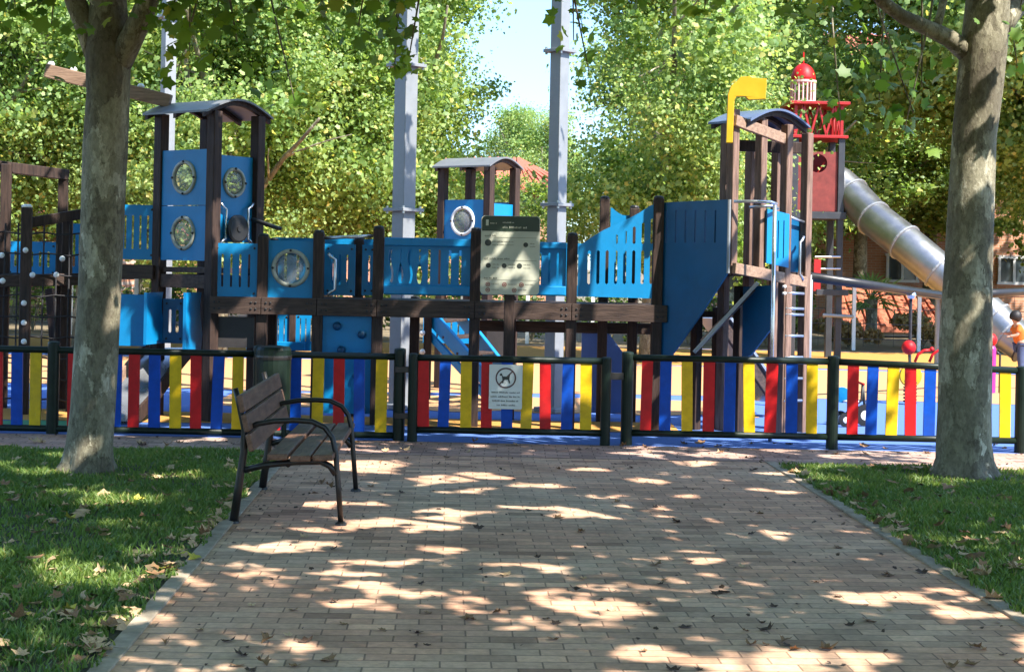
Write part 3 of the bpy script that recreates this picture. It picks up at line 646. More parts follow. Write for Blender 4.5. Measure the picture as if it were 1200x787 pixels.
def porthole(parent, A, B, s, z, r, ringm=None, off=0.0):
    ringm = ringm or RINGM
    dd = (B - A).normalized(); nn = Vector((dd.y, -dd.x, 0)); c = Vector((A.x + dd.x*s, A.y + dd.y*s, z)) + nn*off
    rg = MB().lathe(c - nn*.004, [(r*.80, .0), (r*.80, .026), (r*.86, .034), (r*.98, .032), (r*1.02, .018), (r*1.02, 0)], 30, nn)
    rg.f = rg.f[:-2]
    o = rg.build('porthole', ringm, parent, smooth=True, recalc=True)
    for k in range(4):
        a = R(90*k); q = c + Vector((dd.x, dd.y, 0))*math.cos(a)*r*.93 + Vector((0, 0, 1))*math.sin(a)*r*.93 + nn*.03
        MB().lathe(q, [(.012, 0), (.012, .008), (.006, .012)], 8, nn).build('bolt', BLACK, o)
    MB().lathe(c, [(r*.82, 0.006), (r*.6, .028), (r*.3, .042), (.002, .046)], 24, nn).build('pane', PANE, o, smooth=True)
def bolts(parent, p, n, dx=.03, dz=.03):
    t = Vector((-n.y, n.x, 0))
    for i in (-1, 1):
        for j in (-1, 1): MB().lathe(p + t*dx*i + Vector((0, 0, dz*j)), [(.010, 0), (.010, .006), (.005, .010)], 8, n).build('bolt', BLACK, parent)
FRONT = Vector((0, -1, 0))

def barrel_roof(parent, c, ax, cr, la0, la1, wd, ze, rise, m, ribm=POST, th=.02):
    """arched sheet: axis ax from -la0 to la1 about c, arch spans +-wd along cr"""
    ax = Vector((ax.x, ax.y, 0)).normalized(); cr = Vector((cr.x, cr.y, 0)).normalized(); c = Vector((c.x, c.y, 0)); nseg = 16
    def arc(t, lift=0): return cr*wd*t + Vector((0, 0, ze + rise*math.cos(t*math.pi/2) + lift))
    def strip(l0, l1, t_, extra=0.0):
        b = MB(); vs = []; fs = []
        for i in range(nseg + 1):
            t = -1 + 2*i/nseg
            for l in (l0, l1):
                vs.append(c + ax*l + arc(t, extra)); vs.append(c + ax*l + arc(t, extra) - Vector((0, 0, t_)))
        for i in range(nseg):
            a = i*4; e = a + 4
            fs += [(a, a + 2, e + 2, e), (a + 1, e + 1, e + 3, a + 3), (a, e, e + 1, a + 1), (a + 2, a + 3, e + 3, e + 2)]
        fs += [(0, 1, 3, 2), (nseg*4, nseg*4 + 2, nseg*4 + 3, nseg*4 + 1)]
        return b.add(vs, fs)
    o = strip(-la0, la1, th).build('roof', m, parent, smooth=False, recalc=True)
    for l in (-la0 + .06, (la1 - la0)/2, la1 - .06): strip(l - .02, l + .02, .045, -th - .001).build('roof_rib', ribm, o, recalc=True)
    return o
def bent_bar(parent, pts, r=.014, m=STEEL, name='handrail'):
    return MB().tube(pts, r, 10).build(name, m, parent, smooth=True)
def grab(parent, xy, z0, z1, out, r=.013):
    o3 = Vector((out.x, out.y, 0)); b = Vector((xy[0], xy[1], 0)); k = .035
    pts = [b + Vector((0, 0, z0)), b + o3*.03 + Vector((0, 0, z0 + k)), b + o3*.07 + Vector((0, 0, z0 + k*1.6)), b + o3*.07 + Vector((0, 0, z1 - k*1.6)), b + o3*.03 + Vector((0, 0, z1 - k)), b + Vector((0, 0, z1))]
    return bent_bar(parent, pts, r, STEEL, 'grab_handle')

ZD = zz(510, 352, Z1)                    # deck top height (about 1.2 m)
DB = zz(510, 372, Z1)
# --- front posts and deck beams
fp = {}
for px, yt in ((308, 277), (373, 273), (443, 268), (557, 270), (670, 276), (770, 233)):
    fp[px] = pl(px, Z1); post(ship, fp[px], zz(px, yt, Z1))
bp = {}
for px, yt in ((320, 282), (420, 281), (487, 350), (600, 350), (707, 233), (742, 244)):
    bp[px] = pl(px, Z2); post(ship, bp[px], zz(px, yt, Z2), 0.095)
for p in (fp[308], fp[373], fp[443], fp[557], fp[670]): pass
order = [248, 308, 373, 443, 557, 670, 780]
xF = {248: pl(248, Z1).x, 780: pl(782, Z1).x}; xF.update({k: fp[k].x for k in (308, 373, 443, 557, 670)})
for a, b in zip(order[:-1], order[1:]):
    m_ = BEAM
    o = MB().box(((xF[a] + xF[b])/2, Z1 - 0.075, (ZD + DB)/2), (xF[b] - xF[a] - .006, .045, ZD - DB)).build('deck_beam', m_, ship, bevel=0.005)
    for x in (xF[a] + .07, xF[b] - .07): bolts(o, Vector((x, Z1 - .098, (ZD + DB)/2)), FRONT, .022, .03)
MB().box(((xF[248] + xF[780])/2, Z2 + .07, ZD - .10), (xF[780] - xF[248], .045, .16)).build('deck_beam', BEAM, ship, bevel=.005)
dk = MB()
for i in range(6):
    y = Z1 - .02 + i*.135; dk.box(((xF[248] + xF[780])/2, y, ZD - .018 + .0), (xF[780] - xF[248] - .02, .125, .035))
dk.build('deck', BEAM, ship, bevel=.004)
MB().box(((xF[557] + xF[780])/2, Z2 + .12, zz(670, 384, Z2)), (xF[780] - xF[557], .05, .11)).build('lower_beam', BEAM, ship, bevel=.004)

# --- panels along the front
def fpanel(px0, px1, y0, y1, Z=Z1): A = pl(px0, Z); B = pl(px1, Z); mx = (px0 + px1)/2; return A, B, zz(mx, y1, Z), zz(mx, y0, Z)
A, B, z0, z1 = fpanel(250, 302, 285, 349); slatted(ship, A, B, z0, z1, 4)
A, B, z0, z1 = fpanel(314, 367, 282, 349); L_ = (B - A).length
MB().panel(A, B, rect(0, L_, z0, z1), [disc(L_*.5, z0 + (z1 - z0)*.52, .15)], .02).build('porthole_panel', BLUE, ship)
porthole(ship, A, B, L_*.5, z0 + (z1 - z0)*.52, .18)
A, B, z0, z1 = fpanel(380, 416, 286, 346, Z1 + .35); slatted(ship, A, B, z0, z1, 3)
A, B, z0, z1 = fpanel(424, 440, 287, 346, Z1 + .35); slatted(ship, A, B, z0, z1, 1)
bent_bar(ship, [P(378, 279, Z1), P(437, 276.5, Z1)], .016)
pg = pl(384, Z1 - .02); grab(ship, pg, zz(384, 346, Z1), zz(384, 297, Z1), Vector((1, 0)))
# boxed panel with wavy slats
A, B, z0, z1 = fpanel(450, 551, 279, 346); L_ = (B - A).length; hs_ = []
for i, s_ in enumerate((.08, .19, .30, .41, .52, .64, .76, .88)):
    w0 = .022; zz0, zz1 = z0 + .11, z1 - .11; lp = []
    k = 8
    for j in range(k + 1):
        t = j/k; lp.append((L_*s_ + w0/2 + (.016*math.sin(t*math.pi*2) if i < 4 else 0), zz0 + (zz1 - zz0)*t))
    for j in range(k, -1, -1):
        t = j/k; lp.append((L_*s_ - w0/2 - (.016*math.sin(t*math.pi*2 + (0 if i % 2 else math.pi)) if i < 4 else 0), zz0 + (zz1 - zz0)*t))
    hs_.append(lp)
MB().panel(A, B, rect(0, L_, z0, z1), hs_, .02, .0).build('wavy_panel', BLUE, ship)
MB().box(((A.x + B.x)/2, Z1 - .03, z1 - .04), (L_, .04, .075)).build('panel_rail', BLUE, ship, bevel=.01)
MB().box(((A.x + B.x)/2, Z1 - .03, z0 + .05), (L_, .04, .09)).build('panel_rail', BLUE, ship, bevel=.01)
A, B, z0, z1 = fpanel(564, 663, 283, 346); slatted(ship, A, B, z0, z1, 9, sw=.02)
MB().box(((A.x + B.x)/2, Z1 - .03, z1 - .035), ((B - A).length, .04, .06)).build('panel_rail', BLUE, ship, bevel=.01)
MB().box(((A.x + B.x)/2, Z1 - .03, z0 + .05), ((B - A).length, .04, .09)).build('panel_rail', BLUE, ship, bevel=.01)
# wing panel with rising top edge
A, B = pl(677, Z1 - .03), pl(775, Z1 - .03); L_ = (B - A).length
def sp(px, py, Z=Z1 - .03, A_=None): return ((px - 677)/(775 - 677)*L_, zz(px, py, Z))
prof = [sp(677, 347), sp(775, 350), sp(775, 238), sp(768, 238), sp(760, 241), sp(748, 249), sp(735, 256), sp(720, 263), sp(705, 270), sp(692, 278), sp(682, 285), sp(677, 289)]
hs_ = []
for i in range(8):
    px = 690 + i*10.4; hs_.append(capsule(sp(px, 300)[0], .030, sp(px, 333)[1], sp(px, 293)[1]))
    if i >= 3: hs_.append(capsule(sp(px, 270)[0], .028, sp(px, 286)[1], sp(px, 279 - (i - 2)*4.6)[1]))
MB().panel(A, B, prof, hs_, .022).build('wing_panel', BLUE, ship)
# smaller wing behind
A, B = pl(714, Z2), pl(742, Z2); L_ = (B - A).length
pr = [(0, zz(714, 346, Z2)), (L_, zz(742, 346, Z2)), (L_, zz(742, 250, Z2)), (L_*.82, zz(737, 252, Z2)), (L_*.66, zz(732, 252.6, Z2)), (L_*.5, zz(728, 252, Z2)), (L_*.36, zz(724, 250, Z2)), (L_*.2, zz(720, 247, Z2)), (L_*.08, zz(716, 244, Z2)), (0, zz(714, 243, Z2))]
MB().panel(A, B, pr, [capsule(L_*.3, .02, zz(720, 330, Z2), zz(720, 262, Z2)), capsule(L_*.7, .02, zz(735, 330, Z2), zz(735, 264, Z2))], .02).build('wing_panel', BLUE, ship)
# back balustrade
for a, b, nn_ in ((320, 420, 6), (420, 485, 4), (603, 704, 6)):
    A, B = pl(a, Z2 + .02), pl(b, Z2 + .02); slatted(ship, A, B, ZD + .05, ZD + .58, nn_, sw=.03)

# --- under the deck
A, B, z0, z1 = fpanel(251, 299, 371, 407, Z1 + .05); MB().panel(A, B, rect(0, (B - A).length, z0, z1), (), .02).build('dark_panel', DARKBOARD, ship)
ZB = 16.3
A, B, z0, z1 = fpanel(300, 341, 366, 411, ZB); slatted(ship, A, B, z0, z1, 5, sw=.012, top=.06, bot=.10)
A, B, z0, z1 = fpanel(347, 372, 366, 411, ZB); slatted(ship, A, B, z0, z1, 3, sw=.012, top=.06, bot=.10)
post(ship, pl(344, ZB), zz(344, 364, ZB), .07)
MB().box((pl(325, ZB).x, ZB - .03, zz(325, 405, ZB)), (.62, .04, .09)).build('panel_rail', BLUE, ship, bevel=.006)
A, B = pl(378, Z1 + .02), pl(438, Z1 + .02); L_ = (B - A).length
cp = MB().panel(A, B, rect(0, L_, .10, DB - .004), (), .022).build('climbing_panel', BLUE, ship)
for px, py in ((395, 382), (424, 392), (400, 410), (418, 440), (396, 465), (424, 480)):
    c = P(px, py, Z1 - .005); MB().lathe(c, [(.042, 0), (.040, .02), (.028, .038), (.01, .045)], 10, FRONT).build('climbing_hold', BLUE_EDGE, cp, smooth=True)
# violet chute panel behind
A, B = pl(683, 15.7), pl(731, 15.7); L_ = (B - A).length
MB().panel(A, B, [(0, .05), (L_, .05), (L_, zz(731, 412, 15.7)), (L_*.62, zz(713, 388, 15.7)), (0, zz(683, 387, 15.7))], (), .03).build('chute_side', LILAC, ship)

# --- left tower
TF, TL, TR, TB = pl(248, Z1), pl(186, 15.05), pl(299, 15.08), pl(239, 15.53)
t_ang = math.atan2(TR.y - TF.y, TR.x - TF.x)
zTop = zz(250, 130, Z1)
for q in (TF, TL, TR, TB): post(ship, q, zTop, .105, t_ang, False)
cen = (TL + TR)/2; ax = TL - TF; cr = TR - TF
barrel_roof(ship, cen, ax, cr, .44, .50, .44, zTop - .0, .14, ROOFG)
L_ = (TF - TL).length; zA, zB_, zC = zz(215, 176, 14.85), zz(215, 241, 14.85), zz(215, 305, 14.85)
for za, zb_ in ((zB_ + .003, zA), (zC, zB_ - .003)):
    cz_ = (za + zb_)/2; MB().panel(TL, TF, rect(.055, L_ - .055, za, zb_), [disc(L_/2, cz_, .14)], .02, .02).build('porthole_panel', BLUE, ship)
    porthole(ship, TL + (TF - TL).normalized()*0, TF, L_/2, cz_, .165, None, .02)
L2 = (TR - TF).length; za, zb_ = zz(275, 284, 14.85), zz(275, 183, 14.85)
MB().panel(TF, TR, rect(.055, L2 - .055, za, zb_), [disc(L2*.48, zz(268, 214, 14.85), .13)], .02, -.02).build('porthole_panel', BLUE, ship)
porthole(ship, TF, TR, L2*.48, zz(268, 214, 14.85), .145, None, -.02)
dn = (TR - TF).normalized(); nn = Vector((dn.y, -dn.x)); wc = Vector((TF.x + dn.x*L2*.45 + nn.x*.05, TF.y + dn.y*L2*.45 + nn.y*.05, zz(270, 268, 14.8)))
wh = MB().lathe(wc, [(.115, 0), (.135, .01), (.135, .03), (.115, .04)], 26, Vector((nn.x, nn.y, 0)));
so = wh.build('steering_wheel', BLACK, ship, recalc=True)
sw_ = MB().lathe(wc, [(.03, 0), (.03, .05)], 12, Vector((nn.x, nn.y, 0)))
for k in range(3):
    a = R(90 + 120*k); sw_.beam(wc, wc + Vector((dn.x, dn.y, 0))*math.cos(a)*.12 + Vector((0, 0, .12*math.sin(a))), .02, .02)
sw_.build('spokes', BLACK, so)
grab(ship, TF + dn*.075 + nn*.03, za - .02, zz(255, 238, 14.7), dn); grab(ship, TR - dn*.075 + nn*.03, za - .02, zz(292, 238, 15), -dn)
MB().beam(P(296, 257, 14.95), P(328, 268, 14.7), .06, .035).build('spyglass', BLACK, ship, bevel=.01)
# tower floors and lower beams
def quad_floor(name, pts, z, th, m): 
    b = MB(); k = len(pts); b.add([(p.x, p.y, z) for p in pts] + [(p.x, p.y, z - th) for p in pts], [tuple(range(k)), tuple(range(k, 2*k))[::-1]] + [(i, i + k, (i + 1) % k + k, (i + 1) % k) for i in range(k)]); return b.build(name, m, ship, recalc=True)
quad_floor('tower_floor', [TF, TR, TB, TL], zz(215, 313, 14.85), .05, BEAM)
for a, b in ((TL, TF), (TF, TR), (TR, TB), (TB, TL)):
    zc = zz(215, 322, 14.85); MB().beam((a.x, a.y, zc - .06), (b.x, b.y, zc - .06), .05, .13).build('floor_beam', BEAM, ship, bevel=.005)
# walkway going left behind the trunk
zW = zz(150, 318, 15.05); A, B = pl(96, 15.05), pl(181, 15.05)
MB().box(((A.x + B.x)/2, 15.0, zW), ((B - A).length, .05, .14)).build('walkway_beam', BEAM, ship, bevel=.005)
MB().box(((A.x + B.x)/2, 15.35, zW + .03), ((B - A).length, .66, .04)).build('walkway_deck', BEAM, ship, bevel=.005)
A, B, z0, z1 = fpanel(137, 181, 240, 304, 15.05); slatted(ship, A, B, z0, z1, 4)
A, B, z0, z1 = fpanel(96, 136, 241, 304, 15.05); slatted(ship, A, B, z0, z1, 3)
# bowsprit beam with white knobs
p0, p1 = P(54, 83, 15.1), P(200, 119, 15.1)
bs = MB().beam(p0, p1, .09, .13).build('bowsprit_beam', TAN, ship, bevel=.006)
for t in (.04, .22, .45, .76): q = p0.lerp(p1, t); MB().lathe(q + Vector((0, 0, .062)), [(.035, 0), (.035, .02), (.02, .04)], 12).build('knob', WHITE, bs, smooth=True)
# little slide house at the foot of the tower
ZK = 14.55
A, B, z0, z1 = fpanel(134, 172, 345, 405, ZK + .1); MB().panel(A, B, rect(0, (B - A).length, z0, z1), (), .02).build('blue_panel', BLUE, ship)
def curvy(px0, px1, y0, y1, Za, Zb, amp):
    A, B = pl(px0, Za), pl(px1, Zb); L_ = (B - A).length; z0, z1 = zz((px0 + px1)/2, y1, Za), zz((px0 + px1)/2, y0, Za); k = 10
    lp = [(0, z0)] + [(L_ + amp*math.sin(j/k*math.pi*2), z0 + (z1 - z0)*j/k) for j in range(k + 1)] + [(0, z1)]
    return MB().panel(A, B, lp, (), .03).build('curved_side_panel', BLUE, ship)
curvy(171, 190, 343, 404, ZK - .05, ZK + .30, .03); curvy(217, 235, 343, 414, ZK - .1, ZK + .22, .03)
A, B, z0, z1 = fpanel(192, 217, 350, 402, ZK + .30); slatted(ship, A, B, z0, z1, 2, BLUE_SHADED, .03)
# slide descending to the left front
sl_top, sl_bot = P(205, 407, 15.3), P(128, 494, 14.1)
side = Vector((.88, .47, 0)).normalized()*.22
def slide_path(k=14):
    out = []
    for i in range(k + 1):
        t = i/k; e_ = t*t*(3 - 2*t)*.45 + t*.55; p = sl_top.lerp(sl_bot, t); p.z = sl_top.z + (sl_bot.z - sl_top.z)*e_; out.append(p)
    return out
pts = slide_path(); b = MB(); vs = []; fs = []
for p in pts:
    for q, dz in ((-1, 0), (1, 0)): vs.append(p + side*q + Vector((0, 0, dz)))
for i in range(len(pts) - 1): fs.append((2*i, 2*i + 1, 2*i + 3, 2*i + 2))
k = len(vs); vs += [v - Vector((0, 0, .012)) for v in vs]; fs += [tuple(j + k for j in f[::-1]) for f in fs]
sc_ = b.add(vs, fs).build('slide_chute', STEEL, ship, smooth=True)
for q in (-1, 1):
    b = MB()
    for i in range(len(pts) - 1): b.beam(pts[i] + side*q*1.05 + Vector((0, 0, .03)), pts[i + 1] + side*q*1.05 + Vector((0, 0, .03)), .03, .13)
    b.build('slide_side', TAN if q < 0 else POST, sc_)

# --- right tower
S0, S1, S2, S3 = pl(776, 14.68), pl(858, 14.02), pl(946, 14.72), pl(866, 15.40)
a3 = math.atan2(S2.y - S1.y, S2.x - S1.x)
L_ = (S1 - S0).length; dv = (S1 - S0)/L_
def s3(px, py):
    t = (px - 776)/(859 - 776); Z = 14.68 + (14.02 - 14.68)*t; return (t*L_, zz(px, py, Z))
hs_ = [capsule(s3(786 + 11.7*i, 260)[0], .020, s3(786 + 11.7*i, 285)[1], s3(786 + 11.7*i, 246)[1]) for i in range(6)]
bow = MB().panel(S0, S1, [s3(776, 428), s3(789, 424), s3(800, 410), s3(830, 367), s3(858, 322), s3(859, 234), s3(776, 238)], hs_, .025, .06).build('bow_panel', BLUE_SHADED, ship)
MB().tube([Vector((S1.x, S1.y, 0)) + Vector((dv.y, -dv.x, 0))*.06 + Vector((0, 0, s3(859, 320)[1])), Vector((S1.x, S1.y, 0)) + Vector((dv.y, -dv.x, 0))*.06 + Vector((0, 0, s3(859, 234)[1]))], .016, 8).build('edge_trim', GALV, bow)
def tp(px, yt, Z, w=.085, cap=False, z0=-.05): return post(ship, pl(px, Z), zz(px, yt, Z), w, a3, cap, z0, POST_SUNLIT)
tp(856, 128, 14.08, z0=zz(856, 322, 14.08)); tp(889, 139, 14.30, z0=zz(889, 327, 14.30)); tp(919, 146, 14.50); tp(943, 156, 14.72); tp(877, 178, 15.1); tp(848, 138, 14.75); tp(908, 150, 15.05)
barrel_roof(ship, (S0 + S2)/2*.5 + (S1 + S3)/2*.5, S0 - S1, S2 - S1, .52, .0, .43, zz(900, 148, 14.7), .13, ROOFN)
MB().beam(P(861, 141, 14.0), P(924, 165, 14.52), .05, .10).build('sloping_beam', TAN, ship, bevel=.006)
MB().beam(P(850, 170, 14.9), P(945, 174, 15.0), .06, .11).build('roof_beam', POST, ship, bevel=.006)
# periscope
pZ = 14.0; A, B = Vector((P(850, 130, pZ).x, pZ - .03)), Vector((P(897, 130, pZ).x, pZ - .03)); L_ = (B - A).length
def ps(px, py): return ((px - 850)/47*L_, zz(px, py, pZ))
per = [ps(851, 168), ps(858.5, 168), ps(859.5, 118), ps(862, 114), ps(872, 114), ps(876, 118), ps(896, 117), ps(897, 93), ps(882, 92), ps(878, 90), ps(866, 91), ps(862, 96), ps(855, 102), ps(852, 110)]
MB().panel(A, B, per, (), .05).build('periscope', YEL, ship, bevel=.006)
# tilted deck edge, lit panel, rails
MB().beam(P(860, 314, 13.98), P(944, 330.5, 14.70), .05, .10).build('deck_edge', TAN, ship, bevel=.006)
quad_floor('tower_floor', [S0 + (S3 - S0)*.1, S1, S2, S3], zz(900, 318, 14.4), .05, BEAM)
q0, q1 = pl(892, 14.30), pl(918, 14.50); L_ = (q1 - q0).length
def s4(t, py): return (t*L_, zz(892 + 26*t, py, 14.3 + .2*t))
sl = [capsule(L_*t, .016, s4(t, 303)[1], s4(t, 258)[1]) for t in (.25, .5, .75)]
MB().panel(q0, q1, [s4(0, 308), s4(1, 313.5), s4(1, 251), s4(0, 244.5)], sl, .02, .05).build('slatted_panel', BLUE, ship)
q0, q1 = pl(923, 14.56), pl(943, 14.72); L_ = (q1 - q0).length
MB().panel(q0, q1, [(0, zz(923, 324, 14.56)), (L_, zz(943, 328, 14.72)), (L_, zz(943, 260, 14.72)), (0, zz(923, 254, 14.56))], (), .02, -.05).build('side_panel', BLUE_SHADED, ship)
bent_bar(ship, [P(860, 236, 13.97), P(885, 236, 13.95), P(903, 236.5, 13.95), P(910, 239, 14.0)], .015)
bent_bar(ship, [P(878, 243, 14.2), P(905, 241, 14.15), P(912, 244, 14.3)], .014)
bent_bar(ship, [P(922, 253, 14.5), P(944, 261, 14.7)], .014)
pz = P(908, 240, 13.85); bent_bar(ship, [Vector((pz.x, pz.y, -.03)), Vector((pz.x, pz.y, 1.0)), pz], .019, STEEL, 'fire_pole')
grab(ship, pl(941, 14.63), zz(941, 328, 14.63), zz(941, 277, 14.63), Vector((-.6, -.5)))
# ladder
la, lb = pl(921, 14.45), pl(942, 14.62)
for py in (344, 362, 369, 394, 419, 444, 470):
    MB().tube([(la.x, la.y, zz(930, py - 1, 14.5)), (lb.x, lb.y, zz(930, py, 14.5))], .014, 8).build('rung', STEEL, ship, smooth=True)
for py in (337, 345): MB().lathe((la.x - .02, la.y - .03, zz(925, py, 14.5)), [(.018, 0), (.022, .012), (.018, .024)], 10).build('knob', WHITE, ship)
# gray sloping board and struts below
MB().beam(P(888, 331, 14.25), P(814, 412, 14.35), .22, .035).build('sloping_board', GALV, ship, bevel=.004)
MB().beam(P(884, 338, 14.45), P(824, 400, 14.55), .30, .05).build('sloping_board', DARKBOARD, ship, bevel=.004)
for px, Z in ((816, 14.75), (841, 14.9), (866, 14.6), (920, 14.5)):
    post(ship, pl(px, Z, 400), zz(px, 335 if px > 850 else 360, Z), .085, a3, False, m=POST_SUNLIT if px > 900 else POST)
q0, q1 = pl(872, 14.46), pl(907, 14.16); L_ = (q1 - q0).length
MB().panel(q0, q1, [(0, zz(872, 421, 14.46)), (L_*.3, zz(883, 416, 14.36)), (L_, zz(907, 383, 14.16)), (L_, zz(907, 334, 14.16)), (0, zz(872, 336, 14.46))], (), .022).build('stern_panel', BLUE_SHADED, ship)
MB().beam(P(822, 368, 14.9), P(872, 368, 14.9), .04, .06).build('lower_beam', POST, ship, bevel=.004)
# timber slide behind the right tower
a, b_ = P(838, 372, 15.6), P(905, 470, 16.3)
so = MB().beam(a, b_, .42, .03).build('slide_chute', STEEL, ship)
for q in (-1, 1): MB().beam(a + Vector((0, .22*q, .04)), b_ + Vector((0, .22*q, .04)), .04, .17).build('slide_side', BEAM, so, bevel=.01)

# ------------------------------------------------------------------ small roofed tower behind
tw = thing('roofed_tower', (pl(556, 19).x, 19.0, 0), 'small roofed blue play tower rising behind the information board', 'play tower')
UF, UL, UR, UB = pl(571, 18.6), pl(517, 19.0), pl(601, 19.05), pl(549, 19.45)
zu = zz(560, 196, 19.0); ua = math.atan2(UR.y - UF.y, UR.x - UF.x)
for q in (UF, UL, UR, UB): post(tw, q, zu, .10, ua, False)
barrel_roof(tw, (UL + UR)/2, UL - UF, UR - UF, .42, .46, .36, zu - .0, .12, ROOFG)
Lu = (UF - UL).length
MB().panel(UL, UF, rect(.05, Lu - .05, zz(540, 300, 18.8), zz(540, 234, 18.8)), [disc(Lu*.48, zz(543, 259, 18.8), .15)], .02, .02).build('porthole_panel', BLUE, tw)
porthole(tw, UL, UF, Lu*.48, zz(543, 259, 18.8), .18, WHITE, .02)
Lr = (UR - UF).length; MB().panel(UF, UR, rect(.05, Lr - .05, zz(590, 300, 18.8), zz(590, 239, 18.8)), (), .02).build('blue_panel', BLUE, tw)
Lr = (UB - UR).length; MB().panel(UR, UB, rect(.05, Lr - .05, 1.3, zz(590, 236, 18.8)), (), .02).build('blue_panel', BLUE, tw)
b = MB(); q = [UF, UR, UB, UL]; b.add([(p.x, p.y, 1.25) for p in q] + [(p.x, p.y, 1.17) for p in q], [(0, 1, 2, 3), (7, 6, 5, 4), (0, 4, 5, 1), (1, 5, 6, 2), (2, 6, 7, 3), (3, 7, 4, 0)]); b.build('tower_floor', BEAM, tw, recalc=True)
s0, s1 = P(501, 366, 17.6), P(585, 462, 16.6); s2, s3_ = P(533, 362, 18.1), P(612, 462, 17.1)
st = MB().beam(s0, s1, .05, .17).build('stair_stringer', BLUE, tw, bevel=.01); MB().beam(s2, s3_, .05, .17).build('stair_stringer', BLUE, tw, bevel=.01)
for t in (.12, .32, .52, .72, .92): MB().beam(s0.lerp(s1, t), s2.lerp(s3_, t), .20, .03).build('stair_tread', BEAM, tw, bevel=.005)
h0, h1 = P(503, 392, 17.55), P(575, 470, 16.7); MB().beam(h0, h1, .04, .09).build('hand_rail', BLUE, tw, bevel=.01)
kp = post(tw, pl(501, 17.5, 400), zz(501, 360, 17.5), .09)
for py in (390, 412, 436, 458): MB().ball(P(495, py, 17.43), .032).build('knob', WHITE, kp, smooth=True)
slatted(tw, pl(497, 18.35), pl(563, 18.35), zz(530, 402, 18.35), zz(530, 362, 18.35), 7, sw=.02, top=.06, bot=.06)
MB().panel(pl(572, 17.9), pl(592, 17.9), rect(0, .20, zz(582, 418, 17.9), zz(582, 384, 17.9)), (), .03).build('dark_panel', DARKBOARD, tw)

# ------------------------------------------------------------------ rope net frame on the left
rn = thing('rope_net_frame', (pl(35, 15.6).x, 15.6, 0), 'brown post frame with black rope netting and blue rear panels at the left edge', 'climbing frame')
RP = [(-30, 243, 15.0), (5, 192, 15.5), (30, 243, 14.9), (72, 204, 16.2), (78, 256, 15.5)]
for px, yt, Z in RP: post(rn, pl(px, Z), zz(px, yt, Z), .10, .2, False)
for px, yt, Z in RP[::2]: MB().lathe((pl(px, Z).x, pl(px, Z).y, zz(px, yt, Z)), [(.05, 0), (.055, .015), (.03, .03)], 12).build('post_cap', WHITE, rn)
MB().beam(P(-40, 190, 15.4), P(79, 205, 16.2), .08, .11).build('top_beam', POST, rn, bevel=.006)
MB().beam(P(28, 262, 14.95), P(100, 250, 15.3), .06, .10).build('top_beam', POST, rn, bevel=.006)
MB().beam(P(-40, 330, 15.0), P(98, 327, 15.3), .06, .12).build('deck_beam', BEAM, rn, bevel=.006)
MB().box((P(30, 327, 15.8).x, 15.75, zz(30, 327, 15.7)), (1.3, .8, .04)).build('deck', BEAM, rn, bevel=.005)
A, B, z0, z1 = fpanel(8, 66, 283, 324, 16.15); slatted(rn, A, B, z0, z1, 5, BLUE, .03)
A, B, z0, z1 = fpanel(79, 100, 262, 324, 16.0); slatted(rn, A, B, z0, z1, 2, BLUE, .03)
MB().beam(P(58, 338, 16.6), P(70, 480, 16.6), .08, .08).build('brace', POST, rn, bevel=.005)
n_ = MB()
x0, x1 = P(-40, 330, 15.2).x, P(96, 330, 15.2).x; yv = 15.2
vx = [x0 + (x1 - x0)*i/9 for i in range(10)]
for i, x in enumerate(vx): n_.tube([(x, yv + .0, 0.0), (x + .01, yv - .05, .75), (x, yv, zz(30, 262, 15.2))], .009, 6)
for j in range(9):
    z = .12 + j*.205; n_.tube([(x0 + (x1 - x0)*k/9, yv - .05*math.sin(z/1.8*math.pi), z + .012*math.sin(k*2.1 + j)) for k in range(10)], .009, 6)
n_.build('rope_net', ROPE, rn)
for px, py in ((2, 299), (30, 293), (73, 303), (38, 322), (66, 322), (3, 329), (28, 355), (28, 378), (28, 400)):
    MB().ball(P(px, py, 14.85), .028).build('rope_connector', WHITE, rn, smooth=True)

# ------------------------------------------------------------------ red lighthouse tower with tube slide
ZT = 27.0
TRED2 = mat('red_mesh_panel', (0.17, 0.028, 0.022), 0.6, 0.25, 8)
lt = thing('lighthouse_tower', (P(960, 400, ZT).x, ZT, 0), 'red lighthouse-shaped play tower with a steel tube slide and white lantern', 'play tower')
c = P(951, 300, ZT); hw = .40
corners = [(c.x + hw*sx, ZT + hw*sy) for sx, sy in ((-1, -1), (1, -1), (1, 1), (-1, 1))]
zt_ = zz(958, 164, ZT)
for q in corners: post(lt, q, zt_, .11, 0, False, m=TGREY)
zf = zz(958, 250, ZT)
MB().box((c.x, ZT, zf - .05), (.98, .98, .12)).build('floor', TGREY, lt, bevel=.005)
for i in (0, 1, 2, 3):
    a, b = Vector(corners[i]), Vector(corners[(i + 1) % 4]); L_ = (b - a).length
    if i == 1: holes = [disc(L_/2, zf + .62, .36)]
    elif i == 0: holes = [disc(L_*.5, zf + .85, .16)]
    else: holes = []
    MB().panel(a, b, rect(.06, L_ - .06, zf + .02, zz(958, 178, ZT) if i != 0 else zf + 1.05), holes, .03).build('red_panel', TRED2 if i == 0 else TRED, lt)
MB().box((c.x, ZT, zt_ + .02), (1.0, 1.0, .05)).build('gallery_floor', TRED, lt, bevel=.005)
zg = zz(958, 126, ZT)
lat = MB()
